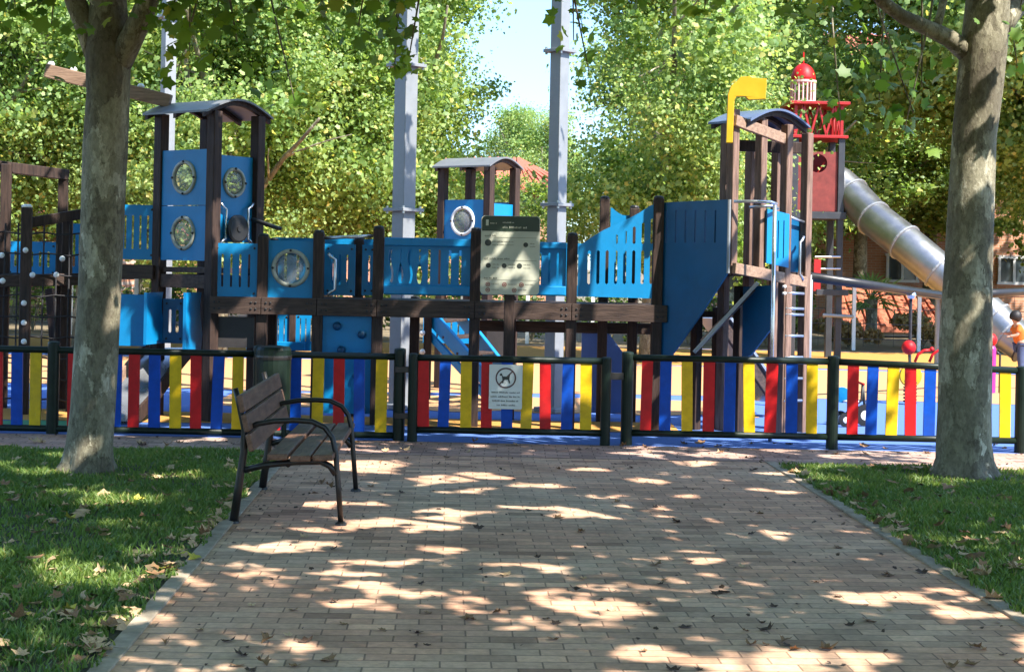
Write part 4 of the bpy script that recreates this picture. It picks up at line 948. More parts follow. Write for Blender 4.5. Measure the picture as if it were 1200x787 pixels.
for i in range(4):
    a = Vector((*corners[i], 0)); b = Vector((*corners[(i + 1) % 4], 0))
    lat.beam(a + Vector((0, 0, zt_)), a + Vector((0, 0, zg)), .05, .05)
    for k in range(3):
        m0, m1, m2 = a.lerp(b, k/3), a.lerp(b, (k + .5)/3), a.lerp(b, (k + 1)/3)
        lat.beam(m0 + Vector((0, 0, zt_ + .05)), m1 + Vector((0, 0, zg)), .035, .035); lat.beam(m1 + Vector((0, 0, zg)), m2 + Vector((0, 0, zt_ + .05)), .035, .035)
lat.build('lattice', TRED, lt)
MB().box((c.x, ZT, zg + .03), (1.04, 1.04, .05)).build('gallery_roof', TRED, lt, bevel=.005)
lc = P(941, 100, ZT); z0, z1 = zg + .06, zz(941, 96, ZT)
ln = MB()
for k in range(18):
    a = 2*math.pi*k/18; ln.tube([(lc.x + .21*math.cos(a), ZT + .21*math.sin(a), z0), (lc.x + .21*math.cos(a), ZT + .21*math.sin(a), z1)], .018, 6)
ln.lathe((lc.x, ZT, z1 - .02), [(.235, 0), (.235, .04)], 20); ln.lathe((lc.x, ZT, z0), [(.235, 0), (.235, .04)], 20)
lo = ln.build('lantern', mat('pale_pink_plastic', (0.62, 0.40, 0.38), 0.4, 0.08, 8), lt)
dm = [(.22*math.cos(R(a)), .30*math.sin(R(a))) for a in range(0, 91, 10)]
MB().lathe((lc.x, ZT, z1 + .02), dm, 20).build('dome', PRED, lt, smooth=True)
MB().tube([(lc.x, ZT, z1 + .3), (lc.x, ZT, z1 + .52)], .014, 6).build('finial', PRED, lt)
# ladder side and steel bars
for py in (375, 360, 345): MB().tube([P(955, py - 30, ZT - .45), P(985, py - 30, ZT - .45)], .016, 6).build('rung', STEEL, lt)
MB().tube([P(955, 301, ZT - .5), P(985, 301, ZT - .5)], .018, 6).build('guard_rail', STEEL, lt)
MB().tube([P(964, 369, ZT - .6), P(1000, 371, ZT - .6)], .032, 8).build('cross_bar', GALV, lt)
MB().box((P(951, 322, ZT).x, ZT - .50, zz(951, 322, ZT)), (.12, .03, .55)).build('red_panel', TRED, lt)
MB().box((P(968, 342, ZT).x, ZT - .3, zz(968, 342, ZT)), (.55, .5, .1)).build('step_platform', TGREY, lt, bevel=.005)
# tube slide
sp_ = [P(968, 208, 27.0), P(984, 216, 26.95), P(998, 228, 26.8), P(1024, 256, 26.3), P(1060, 284, 25.6), P(1100, 317, 25.3), P(1140, 352, 25.0), P(1165, 374, 24.8), P(1182, 391, 24.65), P(1200, 403, 24.5)]
r_s = .305
sec = []
tb_ = MB(); tb_.tube(sp_, r_s, 24, caps=False)
k = len(tb_.v); tb_.tube(sp_, r_s - .012, 24, caps=False)
for f in range(len(tb_.f)//2, len(tb_.f)): tb_.f[f] = tb_.f[f][::-1]
SLIDE_M = mat('dull_steel', (0.27, 0.273, 0.28), 0.36, 0.12, 5, 0.85, 0.05, 20, 0.5)
ts = tb_.build('tube_slide', SLIDE_M, lt, smooth=True)
for i in range(2, len(sp_) - 1):
    t = (sp_[i + 1] - sp_[i - 1]).normalized(); MB().lathe(sp_[i] - t*.02, [(r_s + .003, 0), (r_s + .022, .004), (r_s + .022, .036), (r_s + .003, .04)], 24, t).build('slide_flange', GALV, ts)
MB().lathe(sp_[-1], [(r_s + .004, 0), (r_s + .02, .004), (r_s + .02, .03), (r_s + .004, .034)], 24, (sp_[-1] - sp_[-2]).normalized()).build('slide_flange', BLACK, ts)
for q, i in ((Vector((0, 0, 0)), 5), (Vector((0, 0, 0)), 7)):
    p = sp_[i]; MB().tube([(p.x, p.y, 0), (p.x, p.y, p.z - r_s + .01)], .045, 10).build('slide_support', GALV, ts)

# ------------------------------------------------------------------ swing beam
sb = thing('overhead_beam', (P(1060, 400, 19).x, 19.0, 0), 'dark overhead tube beam on posts right of the right roofed tower', 'beam')
b0, b1, b2 = P(948, 324, 17.2), P(1110, 347, 19.0), P(1240, 339, 20.5)
MB().tube([b0, b1], .055, 12).build('beam', IRON, sb, smooth=True); MB().tube([b1, b2], .055, 12).build('beam', IRON, sb, smooth=True)
for p in (b0, b1, b2): MB().tube([(p.x, p.y, 0), (p.x, p.y, p.z + .02)], .045, 10).build('post', GALV, sb, smooth=True)
hp = b0.lerp(b1, .72)
o = MB().tube([hp, (hp.x, hp.y, .45)], .018, 8).build('hanging_rope', ROPE, sb)
MB().lathe(hp + Vector((0, 0, -.09)), [(.05, 0), (.062, .04), (.05, .09)], 12).build('hanger', STEEL, sb)

# ------------------------------------------------------------------ spring rider, totem, tricycle
ZR = 18.0
def rider(px):
    c = P(px, 440, ZR)
    t = thing('spring_rider', (c.x, ZR, 0), 'spring rider with a yellow disc body, curved red handles and a red ball', 'spring rider')
    b = MB(); b.tube([(c.x + .07*math.cos(a*.7), ZR + .07*math.sin(a*.7), .02 + a*.0045) for a in range(60)], .012, 6); b.build('spring', BLACK, t, smooth=True)
    MB().lathe((c.x, ZR - .03, c.z), [(.02, 0), (.125, .005), (.135, .03), (.125, .055), (.02, .06)], 24, (0, 1, 0)).build('body', YEL, t, recalc=True)
    MB().ball(P(px - 2, 407, ZR), .085).build('ball', PRED, t, smooth=True)
    MB().tube([P(px - 2, 413, ZR), P(px - 1, 432, ZR)], .012, 6).build('stalk', BLACK, t)
    for dx in (0, 17):
        MB().tube([P(px + 5 + dx, 424, ZR + .05), P(px + 9 + dx, 415, ZR + .05), P(px + 16 + dx, 410.5, ZR + .05), P(px + 24 + dx, 410, ZR + .05)], .017, 8).build('handle', PRED, t, smooth=True)
    MB().ball(P(px + 25, 409, ZR + .05), .028).build('grip', PRED, t, smooth=True)
    return t
rider(1067)
c = P(1160, 430, 20.0)
t = thing('play_totem', (c.x, 20.0, 0), 'magenta post topped with a red ball, just right of the right tree trunk', 'play post')
MB().lathe((c.x, 20.0, -.02), [(.075, 0), (.075, .60), (.05, .64)], 16).build('post', MAGENTA, t, smooth=False)
MB().ball(P(1160, 398, 20.0), .095).build('ball', PRED, t, smooth=True)
MB().tube([(c.x + .13, 20.0, 0), (c.x + .13, 20.0, .5), (c.x + .06, 20.0, .56)], .014, 6).build('handle', IRON, t, smooth=True)

c = G(1002, 499)
tr = thing('tricycle', (c.x, c.y, 0), 'small dark tricycle with a blue backrest behind the right fence', 'tricycle')
def wheel(x, y, r):
    o = MB().lathe((x, y, r), [(r*.7, -.02), (r, -.018), (r*1.0, .018), (r*.7, .02)], 20, (0, 1, 0)).build('wheel', BLACK, tr)
    MB().lathe((x, y - .026, r), [(.02, 0), (r*.45, .004), (r*.45, .05), (.02, .054)], 14, (0, 1, 0)).build('hub', WHITE, o)
wheel(c.x + .10, c.y, .11); wheel(c.x - .12, c.y - .12, .07); wheel(c.x - .12, c.y + .12, .07)
MB().tube([(c.x - .12, c.y, .09), (c.x - .02, c.y, .20), (c.x + .06, c.y, .26), (c.x + .07, c.y, .42)], .015, 8).build('frame', BLACK, tr, smooth=True)
MB().tube([(c.x + .10, c.y, .11), (c.x + .07, c.y, .42)], .014, 8).build('fork', BLACK, tr, smooth=True)
MB().tube([(c.x + .05, c.y - .12, .43), (c.x + .07, c.y, .42), (c.x + .05, c.y + .12, .43)], .013, 8).build('handlebar', PRED, tr, smooth=True)
MB().lathe((c.x - .05, c.y, .225), [(.02, 0), (.08, .01), (.085, .03), (.02, .04)], 16).build('seat', WHITE, tr, smooth=True)
MB().lathe((c.x - .14, c.y - .02, .31), [(.02, 0), (.075, .004), (.08, .02), (.02, .03)], 20, (.2, 1, 0)).build('backrest', BLUE, tr)

# ------------------------------------------------------------------ lamp posts
def lamp(px, py, Z, wd, rz, rings, label, ztop=7.6):
    p = P(px, py, Z); t = thing('lamp_post', (p.x, Z, 0), label, 'lamp post', 'grey square lamp posts in the playground')
    MB().box((p.x, Z, ztop/2), (wd, wd, ztop), rz).build('shaft', GALV, t, bevel=.006)
    MB().box((p.x, Z, .03), (wd*2, wd*2, .05), rz).build('base_plate', GALV, t, bevel=.005)
    for ry in rings:
        z = zz(px, ry, Z)
        o = MB().box((p.x, Z, z), (wd*1.75, wd*1.75, .035), rz).build('collar', GALV, t, bevel=.004)
        for sx in (-1, 1):
            for sy in (-1, 1):
                q = Matrix.Rotation(rz, 3, 'Z') @ Vector((wd*.7*sx, wd*.7*sy, 0)); MB().lathe(Vector((p.x, Z, z - .04)) + q, [(.014, 0), (.014, .08)], 8).build('bolt', STEEL, o)
    q = Matrix.Rotation(rz, 3, 'Z') @ Vector((0, -1, 0))
    MB().beam((p.x, Z, ztop - .1), Vector((p.x, Z, ztop)) + q*.7, .06, .06).build('arm', GALV, t)
    MB().box(Vector((p.x, Z, ztop)) + q*.85, (.4, .3, .09), rz).build('lamp_head', GALV, t, bevel=.02)
lamp(474, 200, 16.25, .175, R(-42), (246, 77, -90), 'grey square lamp post behind the wavy blue panel, left of the sky gap')
lamp(653.5, 200, 16.2, .145, R(-42), (240, 60, -110), 'grey square lamp post just right of the information board')
lamp(197, 100, 19.5, .15, R(-55), (20,), 'pale lamp post behind the left roofed tower')

# ------------------------------------------------------------------ bench
bz = 9.0
bn = thing('park_bench', (-1.33, 9.75, 0), 'wooden slatted bench with dark metal armrests on the left edge of the path', 'bench')
YN, YFr = 9.02, 10.36
def bxz(px, py, Z): q = P(px, py, Z); return q.x, q.z
prof_back = [bxz(273, 612, 9.0), bxz(279, 570, 9.0), bxz(285, 530, 9.0), bxz(286, 503, 9.0), bxz(280, 475, 9.0), bxz(275, 455, 9.0)]
arm = [bxz(285, 505, 9.0), bxz(300, 497, 9.0), bxz(320, 493.5, 9.0), bxz(345, 492.5, 9.0), bxz(365, 494, 9.0), bxz(380, 501, 9.0), bxz(389, 513, 9.0), bxz(393, 530, 9.0), bxz(396, 570, 9.0), bxz(399, 613, 9.0)]
seat_s = [bxz(286, 551, 9.0), bxz(310, 545, 9.0), bxz(345, 541.5, 9.0), bxz(375, 541, 9.0), bxz(386, 546, 9.0), bxz(393, 556, 9.0)]
for y, dx in ((YN, 0.0), (YFr, -0.05)):
    f = MB(); f.tube([(x + dx, y, max(z, 0.0)) for x, z in prof_back], [.026, .024, .022, .02, .018, .016], 10)
    o = f.build('frame', IRON, bn, smooth=True)
    MB().tube([(x + dx, y, max(z, 0.0)) for x, z in arm], .0165, 10).build('armrest', IRON, o, smooth=True)
    MB().tube([(x + dx, y, z) for x, z in seat_s], .019, 10).build('seat_bracket', IRON, o, smooth=True)
    for fx_ in (prof_back[0][0], arm[-1][0]): MB().lathe((fx_ + dx, y, 0), [(.036, 0), (.034, .012), (.022, .02)], 12).build('foot', IRON, o)
ys0, ys1 = 8.86, 10.66
def bslat(cx, cz, w, th, tilt, name):
    m = Matrix.Rotation(R(path_ang*0 + 1.9), 3, 'Z') @ Matrix.Rotation(tilt, 3, 'Y')
    return MB().box((cx - .025, (ys0 + ys1)/2, cz), (w, ys1 - ys0, th), M=m).build(name, SLAT, bn, bevel=.008)
zs = 0.405
for i, xx in enumerate((-1.345, -1.213, -1.083)): bslat(xx, zs + .014*(i - 1)*0 + (.006 if i != 1 else 0), .118, .036, R(-2), 'seat_slat')
tx, tz = bxz(278, 460, 8.95); bx_, bz_ = bxz(293, 528, 8.95)
dirv = Vector((tx - bx_, 0, tz - bz_)); Lb = dirv.length; ang_b = math.atan2(dirv.x, dirv.z)
for i in range(3):
    t = (i + .5)/3; bslat(bx_ + dirv.x*t + .02, bz_ + dirv.z*t, .034, Lb/3 - .014, ang_b, 'back_slat')
MB().tube([(-1.30, YN, .345), (-1.35, YFr, .345)], .014, 8).build('cross_brace', IRON, bn, smooth=True)

# ------------------------------------------------------------------ litter bin
ZL = 13.12; xl = P(320, 450, ZL).x
lb_ = thing('litter_bin', (xl, ZL, 0), 'dark green litter bin between the bench and the fence', 'litter bin')
MB().lathe((xl, ZL, .16), [(.135, 0), (.150, .02), (.152, .50), (.150, .62), (.135, .645), (.06, .655)], 22).build('body', FGREEN, lb_, bevel=.0)
for i in range(1):
    for sx in (-.1, .1): MB().tube([(xl + sx, ZL, 0), (xl + sx, ZL, .2)], .022, 8).build('leg', FGREEN, lb_)
MB().lathe((xl, ZL - .0, .70), [(.156, 0), (.158, .02), (.156, .035)], 22).build('rim', IRON, lb_)

# ------------------------------------------------------------------ child at the slide
def skin_figure(name, joints, edges, radii, material, parent, levels=2):
    ref = root_loc(parent); me = bpy.data.meshes.new(name + '_cage')
    me.from_pydata([tuple(Vector(j) - ref) for j in joints], edges, []); o = bpy.data.objects.new(name, me); COL.objects.link(o)
    sk = o.modifiers.new('s', 'SKIN'); sk.use_smooth_shade = True
    for i, r_ in enumerate(radii): me.skin_vertices[0].data[i].radius = (r_, r_)
    me.skin_vertices[0].data[0].use_root = True
    su = o.modifiers.new('d', 'SUBSURF'); su.levels = levels; su.render_levels = levels
    dg = bpy.context.evaluated_depsgraph_get(); nm = bpy.data.meshes.new_from_object(o.evaluated_get(dg)); nm.name = name
    bpy.data.objects.remove(o)
    return link_mesh(name, nm, material, parent, smooth=True)
cz0 = 23.6; pc = P(1196, 400, cz0); X0 = pc.x
pe = thing('person', (X0, cz0, 0), 'dark haired child in an orange top standing by the foot of the steel slide', 'person')
def J(x, y, z): return (X0 + x, cz0 + y, z)
hy = 1.02/1.10
J_ = [J(0, 0, .50), J(-.02, 0, .62), J(-.05, 0, .74), J(-.07, 0, .80), J(-.09, 0, .86), J(-.095, 0, .93),
      J(0, -.06, .46), J(-.02, -.065, .27), J(.0, -.065, .05), J(-.09, -.065, .03),
      J(.0, .06, .46), J(.06, .065, .27), J(.08, .065, .05), J(-.01, .065, .03),
      J(-.05, -.115, .75), J(-.10, -.14, .62), J(-.21, -.11, .60), J(-.05, .115, .75), J(-.12, .14, .63), J(-.23, .11, .64)]
E_ = [(0, 1), (1, 2), (2, 3), (3, 4), (4, 5), (0, 6), (6, 7), (7, 8), (8, 9), (0, 10), (10, 11), (11, 12), (12, 13), (2, 14), (14, 15), (15, 16), (2, 17), (17, 18), (18, 19)]
R_ = [.085, .08, .085, .035, .07, .075, .06, .042, .03, .025, .06, .042, .03, .025, .035, .028, .02, .035, .028, .02]
body = skin_figure('body', J_, E_, R_, SKIN, pe)
sh = skin_figure('shirt', [J(0, 0, .47), J(-.02, 0, .60), J(-.05, 0, .735), J(-.05, -.115, .75), J(-.09, -.138, .65), J(-.05, .115, .75), J(-.10, .138, .66)], [(0, 1), (1, 2), (2, 3), (3, 4), (2, 5), (5, 6)], [.11, .105, .105, .05, .045, .05, .045], ORANGE, pe)
skin_figure('trousers', [J(0, 0, .48), J(0, -.06, .44), J(-.02, -.065, .26), J(.0, -.065, .08), J(0, .06, .44), J(.06, .065, .26), J(.08, .065, .08)], [(0, 1), (1, 2), (2, 3), (0, 4), (4, 5), (5, 6)], [.09, .072, .055, .045, .072, .055, .045], JEANS, pe)
MB().lathe(J(-.085, 0, .90), [(.094*math.sin(math.pi*i/10), .105*(-math.cos(math.pi*i/10))) for i in range(3, 11)], 18, (.35, 0, 1)).build('hair', HAIR, pe, smooth=True)
for sy in (-1, 1): MB().ball(J(-.155, .03*sy, .915), .010, 8).build('eye', BLACK, pe)
MB().ball(J(-.168, 0, .895), .013, 8).build('nose', SKIN, pe)
for yb, xb, zb__ in ((-.11, -.21, .60), (.11, -.23, .64)):
    hnd = MB()
    for k in range(4): hnd.tube([J(xb, yb + (k - 1.5)*.012, zb__), J(xb - .03, yb + (k - 1.5)*.013, zb__ - .004), J(xb - .048 + .003*abs(k - 1), yb + (k - 1.5)*.013, zb__ - .016)], [.009, .008, .006], 6)
    hnd.tube([J(xb, yb + .015, zb__), J(xb - .01, yb + .035, zb__ - .008), J(xb - .024, yb + .038, zb__ - .012)], [.010, .008, .006], 6)
    hnd.build('hand', SKIN, pe, smooth=True)

# ------------------------------------------------------------------ buildings behind
def building(name, label, x0, x1, y0, y1, h, wallm, roof_rise, wins, cat='building', over=.5):
    t = thing(name, ((x0 + x1)/2, (y0 + y1)/2, 0), label, cat)
    w = MB(); w.box(((x0 + x1)/2, (y0 + y1)/2, h/2), (x1 - x0, y1 - y0, h)); wl = w.build('wall', wallm, t)
    if roof_rise:
        ym = (y0 + y1)/2; o_ = over; r_ = MB()
        vs = [(x0 - o_, y0 - o_, h), (x1 + o_, y0 - o_, h), (x1 + o_, y1 + o_, h), (x0 - o_, y1 + o_, h), (x0 + (0 if roof_rise < 1 else 1.5), ym, h + roof_rise), (x1 - (0 if roof_rise < 1 else 1.5), ym, h + roof_rise)]
        vs += [(x, y, z - .12) for x, y, z in vs[:4]]
        r_.add(vs, [(0, 1, 5, 4), (1, 2, 5), (2, 3, 4, 5), (3, 0, 4), (0, 6, 7, 1), (1, 7, 8, 2), (2, 8, 9, 3), (3, 9, 6, 0), (6, 9, 8, 7)])
        k = int((x1 - x0 + 2*o_)/.30)
        for i in range(k + 1):                                          # barrel tile ribs down the front slope
            x = x0 - o_ + .05 + i*(x1 - x0 + 2*o_ - .1)/k; xt = min(max(x, vs[4][0]), vs[5][0])
            r_.tube([(x, y0 - o_, h + .02), (xt, ym, h + roof_rise + .02)], .07, 5)
        r_.build('roof', TERRA, t)
    for wx, wz, ww, wh_ in wins:
        f = MB(); 
        for a, b, c_, d_ in ((wx, wz + wh_/2, ww + .12, .08), (wx, wz - wh_/2, ww + .12, .08)): f.box((a, y0 - .03, b), (c_, .10, d_))
        for a in (wx - ww/2, wx, wx + ww/2): f.box((a, y0 - .032, wz), (.07, .094, wh_ - .082))
        fo = f.build('window', WHITE, t)
        MB().box((wx, y0 - .006, wz), (ww - .07, .02, wh_ - .08)).build('pane', GLASSW, fo)
    return t
def wp(px, py, Z): q = P(px, py, Z); return q.x, q.z
wz1 = wp(1057, 312, 44)
building('brick_building', 'orange brick building with a white window behind the tube slide', 6.5, 24, 44, 54, 7.5, BRICKW, 1.6,
         [(wz1[0], wz1[1] - .05, .85, .75), (wz1[0] + 3.2, wz1[1] - .05, .85, .75), (wz1[0], wz1[1] + 3, .85, 1.0), (wz1[0] + 3.2, wz1[1] + 3, .85, 1.0), (wz1[0] - 2.4, wz1[1] + 3, .85, 1.0)])
building('brick_building', 'brick building with a terracotta roof showing in the sky gap', -14, 1.6, 52, 62, 3.55 + wp(620, 205, 52)[1]*0 + .55, BRICKW, 1.35, [(-1, 2.4, 1.1, 1.3), (-5, 2.4, 1.1, 1.3), (-9, 2.4, 1.1, 1.3)])
building('brick_building', 'orange roofed brick building behind the rope net frame on the left', -26, -11.0, 40, 50, 2.4, BRICKW, .95, [(-14, 1.4, 1.1, 1.1), (-17.5, 1.4, 1.1, 1.1)])
building('garden_shed', 'low pavilion with a red tiled roof behind the palm', wp(1000, 380, 37)[0], wp(1094, 380, 37)[0], 37, 40, wp(1050, 383, 37)[1], RENDER_W, .9, [], 'shed', .3)

# boundary fence and shrubs at the far side
bf = thing('boundary_fence', (0, 30.6, 0), 'wire boundary fence with white posts at the far side of the playground', 'fence')
for i in range(23):
    x = -14 + i*1.3; MB().box((x, 30.6, .6), (.07, .07, 1.25)).build('post', WHITE, bf)
w = MB()
for z in (.2, .5, .8, 1.1): w.tube([(-14, 30.6, z), (14.6, 30.6, z)], .008, 5)
for i in range(96): w.tube([(-14 + i*.3, 30.61, .05), (-14 + i*.3, 30.61, 1.15)], .004, 4)
w.build('wire_mesh', TGREY, bf)

def shrub(x, y, rx, h, seed, m, label):
    rng = np.random.default_rng(seed); nb = 14; cen = []; nr = []
    cb = np.stack([rng.normal(0, rx*.45, nb), rng.normal(0, .3, nb), h*(.25 + .6*rng.random(nb))], 1)
    for c_ in cb:
        k = 130; d_ = rng.normal(size=(k, 3)); d_ /= np.linalg.norm(d_, axis=1, keepdims=True); r_ = (.18 + .22*rng.random((k, 1)))*h*.75
        cen.append(c_ + d_*r_); nr.append(d_ + rng.normal(size=(k, 3))*.6)
    cen = np.concatenate(cen); cen[:, 2] = np.abs(cen[:, 2]) + .03; nr = np.concatenate(nr)
    t = thing('shrub', (x, y, 0), label, 'shrub', 'shrubs along the boundary fence')
    me = leaf_cloud('foliage', cen, nr, .06 + .06*rng.random(len(cen)), KITE, rng); link_mesh('foliage', me, m, t)
    b = MB()
    for k in range(5): a = rng.random()*6.28; b.tube([(x, y, 0), (x + .2*rx*math.cos(a), y + .1*math.sin(a), h*.35), (x + .5*rx*math.cos(a), y + .25*math.sin(a), h*.8)], [.02, .014, .005], 5)
    b.build('stem', BARK, t); return t
for i, x in enumerate((-11.5, -9.8, -8.2, -6.4, -4.6, -2.9, -1.2, .4, 2.0, 3.6, 5.2)):
    shrub(x, 31.4, .9, 1.35 + .3*math.sin(i*2.3), 100 + i, LEAF_D, 'dense green shrub growing behind the boundary fence')
DRYL = leaf_mat('dry_leaf_cloud', (0.10, 0.075, 0.035), (0.20, 0.16, 0.07), (1.2, 1.1, .8))
for i, x in enumerate((6.9, 8.4, 9.9, 11.6)): shrub(x, 31.5, .8,   .50 + .2*math.sin(i*1.7), 130 + i, DRYL, 'dry brownish shrub in front of the brick building')

# palm
def palm(px, Z):
    p = P(px, 400, Z); zt0 = zz(px, 350, Z)
    t = thing('palm_tree', (p.x, Z, 0), 'small fan palm in front of the brick building', 'palm tree')
    MB().tube([(p.x, Z, 0), (p.x + .02, Z, zt0*.5), (p.x - .01, Z, zt0)], [.15, .12, .14], 10, jitter=.15).build('trunk', BARK, t)
    b = MB(); r = random.Random(5)
    for k in range(26):
        a = r.uniform(0, 6.28); el = r.uniform(-.5, 1.1); L_ = r.uniform(.55, .85); d_ = Vector((math.cos(a)*math.cos(el), math.sin(a)*math.cos(el), math.sin(el))); c_ = Vector((p.x, Z, zt0)); q = c_ + d_*L_*.5
        b.tube([c_, q], .010, 4)
        sd = d_.cross(Vector((0, 0, 1))).normalized(); up = sd.cross(d_)
        for j in range(9):
            ph = R(-75 + j*18.75); tip = q + (d_*math.cos(ph) + sd*math.sin(ph))*L_*.6 - Vector((0, 0, .08)); w_ = (d_*-math.sin(ph) + sd*math.cos(ph))*.028
            mid = q.lerp(tip, .45) + up*.01; b.add([q, mid + w_, tip, mid - w_], [(0, 1, 2, 3)])
    b.build('crown', LEAF_B, t)
palm(1020, 33.0)

# ------------------------------------------------------------------ trees
def limb(b, p0, d, L_, r0, r1, rg, n=6, sag=0.0, wob=.12):
    pts = [Vector(p0)]; dd = Vector(d).normalized(); rad = [r0]
    for i in range(n):
        dd = (dd + Vector((rg.uniform(-wob, wob), rg.uniform(-wob, wob), rg.uniform(-wob, wob) - sag))).normalized(); pts.append(pts[-1] + dd*L_/n); rad.append(r0 + (r1 - r0)*(i + 1)/n)
    b.tube(pts, rad, 9, jitter=.08); return pts

# ---- generic background trees: three crown shapes shared by all copies
def bg_tree(seed, hgt, rx, low, nclump, nleaf, m, lsize, label, reject=None):
    rng = np.random.default_rng(seed); rg = random.Random(seed)
    t = thing('plane_tree', (0, 0, 0), label, 'tree', 'trees behind the playground')
    b = MB(); hi_ = low > 2.5; tr_ = limb(b, (0, 0, -.1), (0, 0, 1), hgt*(.55 if hi_ else .45), .17, .11, rg, 6, 0, .04); ends = []
    for k in range(7):
        a = k*2.4 + rg.uniform(-.3, .3); base = tr_[5 + k % 2] if hi_ else tr_[3 + k % 4]
        if reject and (reject((base.x + .8*math.cos(a), base.y + .8*math.sin(a), base.z + 1.4)) or reject((base.x + 1.9*math.cos(a), base.y + 1.9*math.sin(a), base.z + 2.3))): continue
        e_ = limb(b, base, (math.cos(a), math.sin(a), .75 + .5*rg.random()), hgt*.42, .075, .018, rg, 6, -.02); ends += e_[2:]
        for q in e_[2:5]: s_ = limb(b, q, (math.cos(a + rg.uniform(-1, 1)), math.sin(a + rg.uniform(-1, 1)), rg.uniform(-.5, .6)), 1.1, .022, .006, rg, 4); ends += s_[2:]
    b.build('trunk', BARK, t, smooth=True)
    cen = []; nr = []; szf = []
    cy = low + (hgt - low)*.5; half = (hgt - low)*.5
    for i in range(nclump):
        for _ in range(40):
            u = rng.normal(size=3); u /= np.linalg.norm(u); rr_ = (.35 + .65*rng.random()**.5); c_ = np.array([u[0]*rx*rr_, u[1]*rx*rr_, cy + u[2]*half*rr_])
            wob = 1 + .35*noise.noise((u[0]*1.8 + seed, u[1]*1.8, u[2]*1.8))
            c_[:2] *= wob
            if reject and reject(c_): continue
            if noise.noise((c_[0]*.8 + seed*3.1, c_[1]*.8, c_[2]*.8)) > -.14: break
        else: continue
        cr_ = .18 + .30*rng.random()**1.5; k = int(nleaf*(cr_/.30)**1.5*(.6 + .8*rng.random())); g_ = rng.normal(size=(k, 3))*np.array([cr_, cr_, cr_*.62]); cen.append(c_ + g_); szf.append(np.full(k, .55 + .70*rng.random()**1.4))
        out = (c_ - np.array([0, 0, cy]))/np.array([rx, rx, half]); nr.append(np.tile(out*.5 + np.array([0, 0, .5]), (k, 1)) + rng.normal(size=(k, 3))*.65)
    cen = np.concatenate(cen); nr = np.concatenate(nr)
    me = leaf_cloud('crown', cen, nr, lsize*np.concatenate(szf)*(.6 + .8*rng.random(len(cen))), LOBED, rng); link_mesh('crown', me, m, t)
    return t
BG_ = 'bright green plane tree behind the playground'
protoA = bg_tree(21, 8.2, 2.5, 1.2, 224, 330, LEAF_B, .072, BG_)
protoB = bg_tree(22, 9.2, 2.9, 1.3, 261, 330, LEAF_B, .072, BG_)
protoC = bg_tree(23, 8.2, 2.4, 3.0, 200, 300, LEAF_B, .09, 'darker green plane tree behind the playground')
protoD = bg_tree(24, 9.5, 3.0, 1.0, 130, 140, LEAF_M, .17, 'dark green tree in the row far behind the playground')
# the two trees bordering the gap of sky
def gap_left(px0, Z):
    x0 = (px0 - 600)/F*Z
    return lambda c: proj(x0 + c[0], Z + c[1], c[2])[0] > np.interp(proj(x0 + c[0], Z + c[1], c[2])[1], [-100, 0, 60, 120, 170, 200, 300], [570, 555, 540, 515, 530, 565, 600])
def gap_right(px0, Z):
    x0 = (px0 - 600)/F*Z
    return lambda c: proj(x0 + c[0], Z + c[1], c[2])[0] > 872 or proj(x0 + c[0], Z + c[1], c[2])[0] < np.interp(proj(x0 + c[0], Z + c[1], c[2])[1], [-100, 0, 60, 120, 170, 200, 300], [712, 708, 712, 712, 695, 676, 665])
protoE = bg_tree(25, 9.0, 2.6, 1.2, 243, 330, LEAF_B, .072, BG_, gap_left(478, 26))
protoF = bg_tree(26, 9.0, 2.7, 1.2, 251, 330, LEAF_B, .072, BG_, gap_right(760, 25))
used = set()
def plant(proto, px, Z, rz, s, sz=None, label=None):
    o = proto if proto.name not in used else copy_tree(proto); used.add(proto.name)
    x = (px - 600)/F*Z; o.location = (x, Z, 0); o.rotation_euler = (0, 0, rz); o.scale = (s, s, sz or s)
    if proto is protoC and 900 < px < 1100: o.scale.z = .90
    if label: o['label'] = label
    return o
B_ = 'bright green plane tree '
spots = [(protoA, -60, 24, 0.2, 1.0, B_ + 'at the far left behind the rope net frame'), (protoB, 95, 25.5, 1.3, 1.0, B_ + 'behind the left tree trunk and the bowsprit beam'), (protoA, 255, 24.0, 2.4, 1.0, B_ + 'behind the left roofed tower'),
         (protoB, 385, 27.0, 3.7, .85, B_ + 'between the left roofed tower and the left grey lamp post'), (protoE, 478, 26.0, 0, 1.0, B_ + 'left of the sky gap, behind the small roofed tower'),
         (protoF, 760, 25.0, 0, 1.0, B_ + 'right of the sky gap, behind the blue wing panel'), (protoA, 855, 33, 5.2, 1.2, B_ + 'behind the yellow periscope'),
         (protoC, 1010, 40.5, 2.0, 1.30, B_ + 'behind the red lighthouse tower'), (protoC, 1150, 31, .5, 1.3, 'darker plane tree between the lighthouse tower and the right tree trunk'), (protoC, 1225, 29, 2.9, 1.25, 'darker plane tree right of the right tree trunk'),
         (protoC, 930, 41, 4.2, 1.25, 'tall plane tree seen behind the roof of the right roofed tower'), (protoC, 1085, 42, 5.0, 1.3, 'plane tree whose crown hides the top of the brick building'),
         (protoA, 1340, 30, 1.0, 1.1, B_ + 'at the far right'), (protoB, -210, 27, 4.0, 1.0, B_ + 'beyond the left edge')]
for pr_, px, Z, rz, s, lb in spots: plant(pr_, px, Z, rz, s, None, lb)
for i, (px, Z) in enumerate(((-150, 36), (20, 37), (170, 35), (310, 36), (360, 38), (880, 40), (1290, 38), (1390, 38))):
    plant(protoD, px, Z, i*1.1, 1.0 + .08*math.sin(i*2), None, 'dark green tree in the row far behind the playground')
plant(protoD, 592, 44, 1.0, .46, .46, 'low dark tree in front of the terracotta roofed building, behind the small roofed tower')
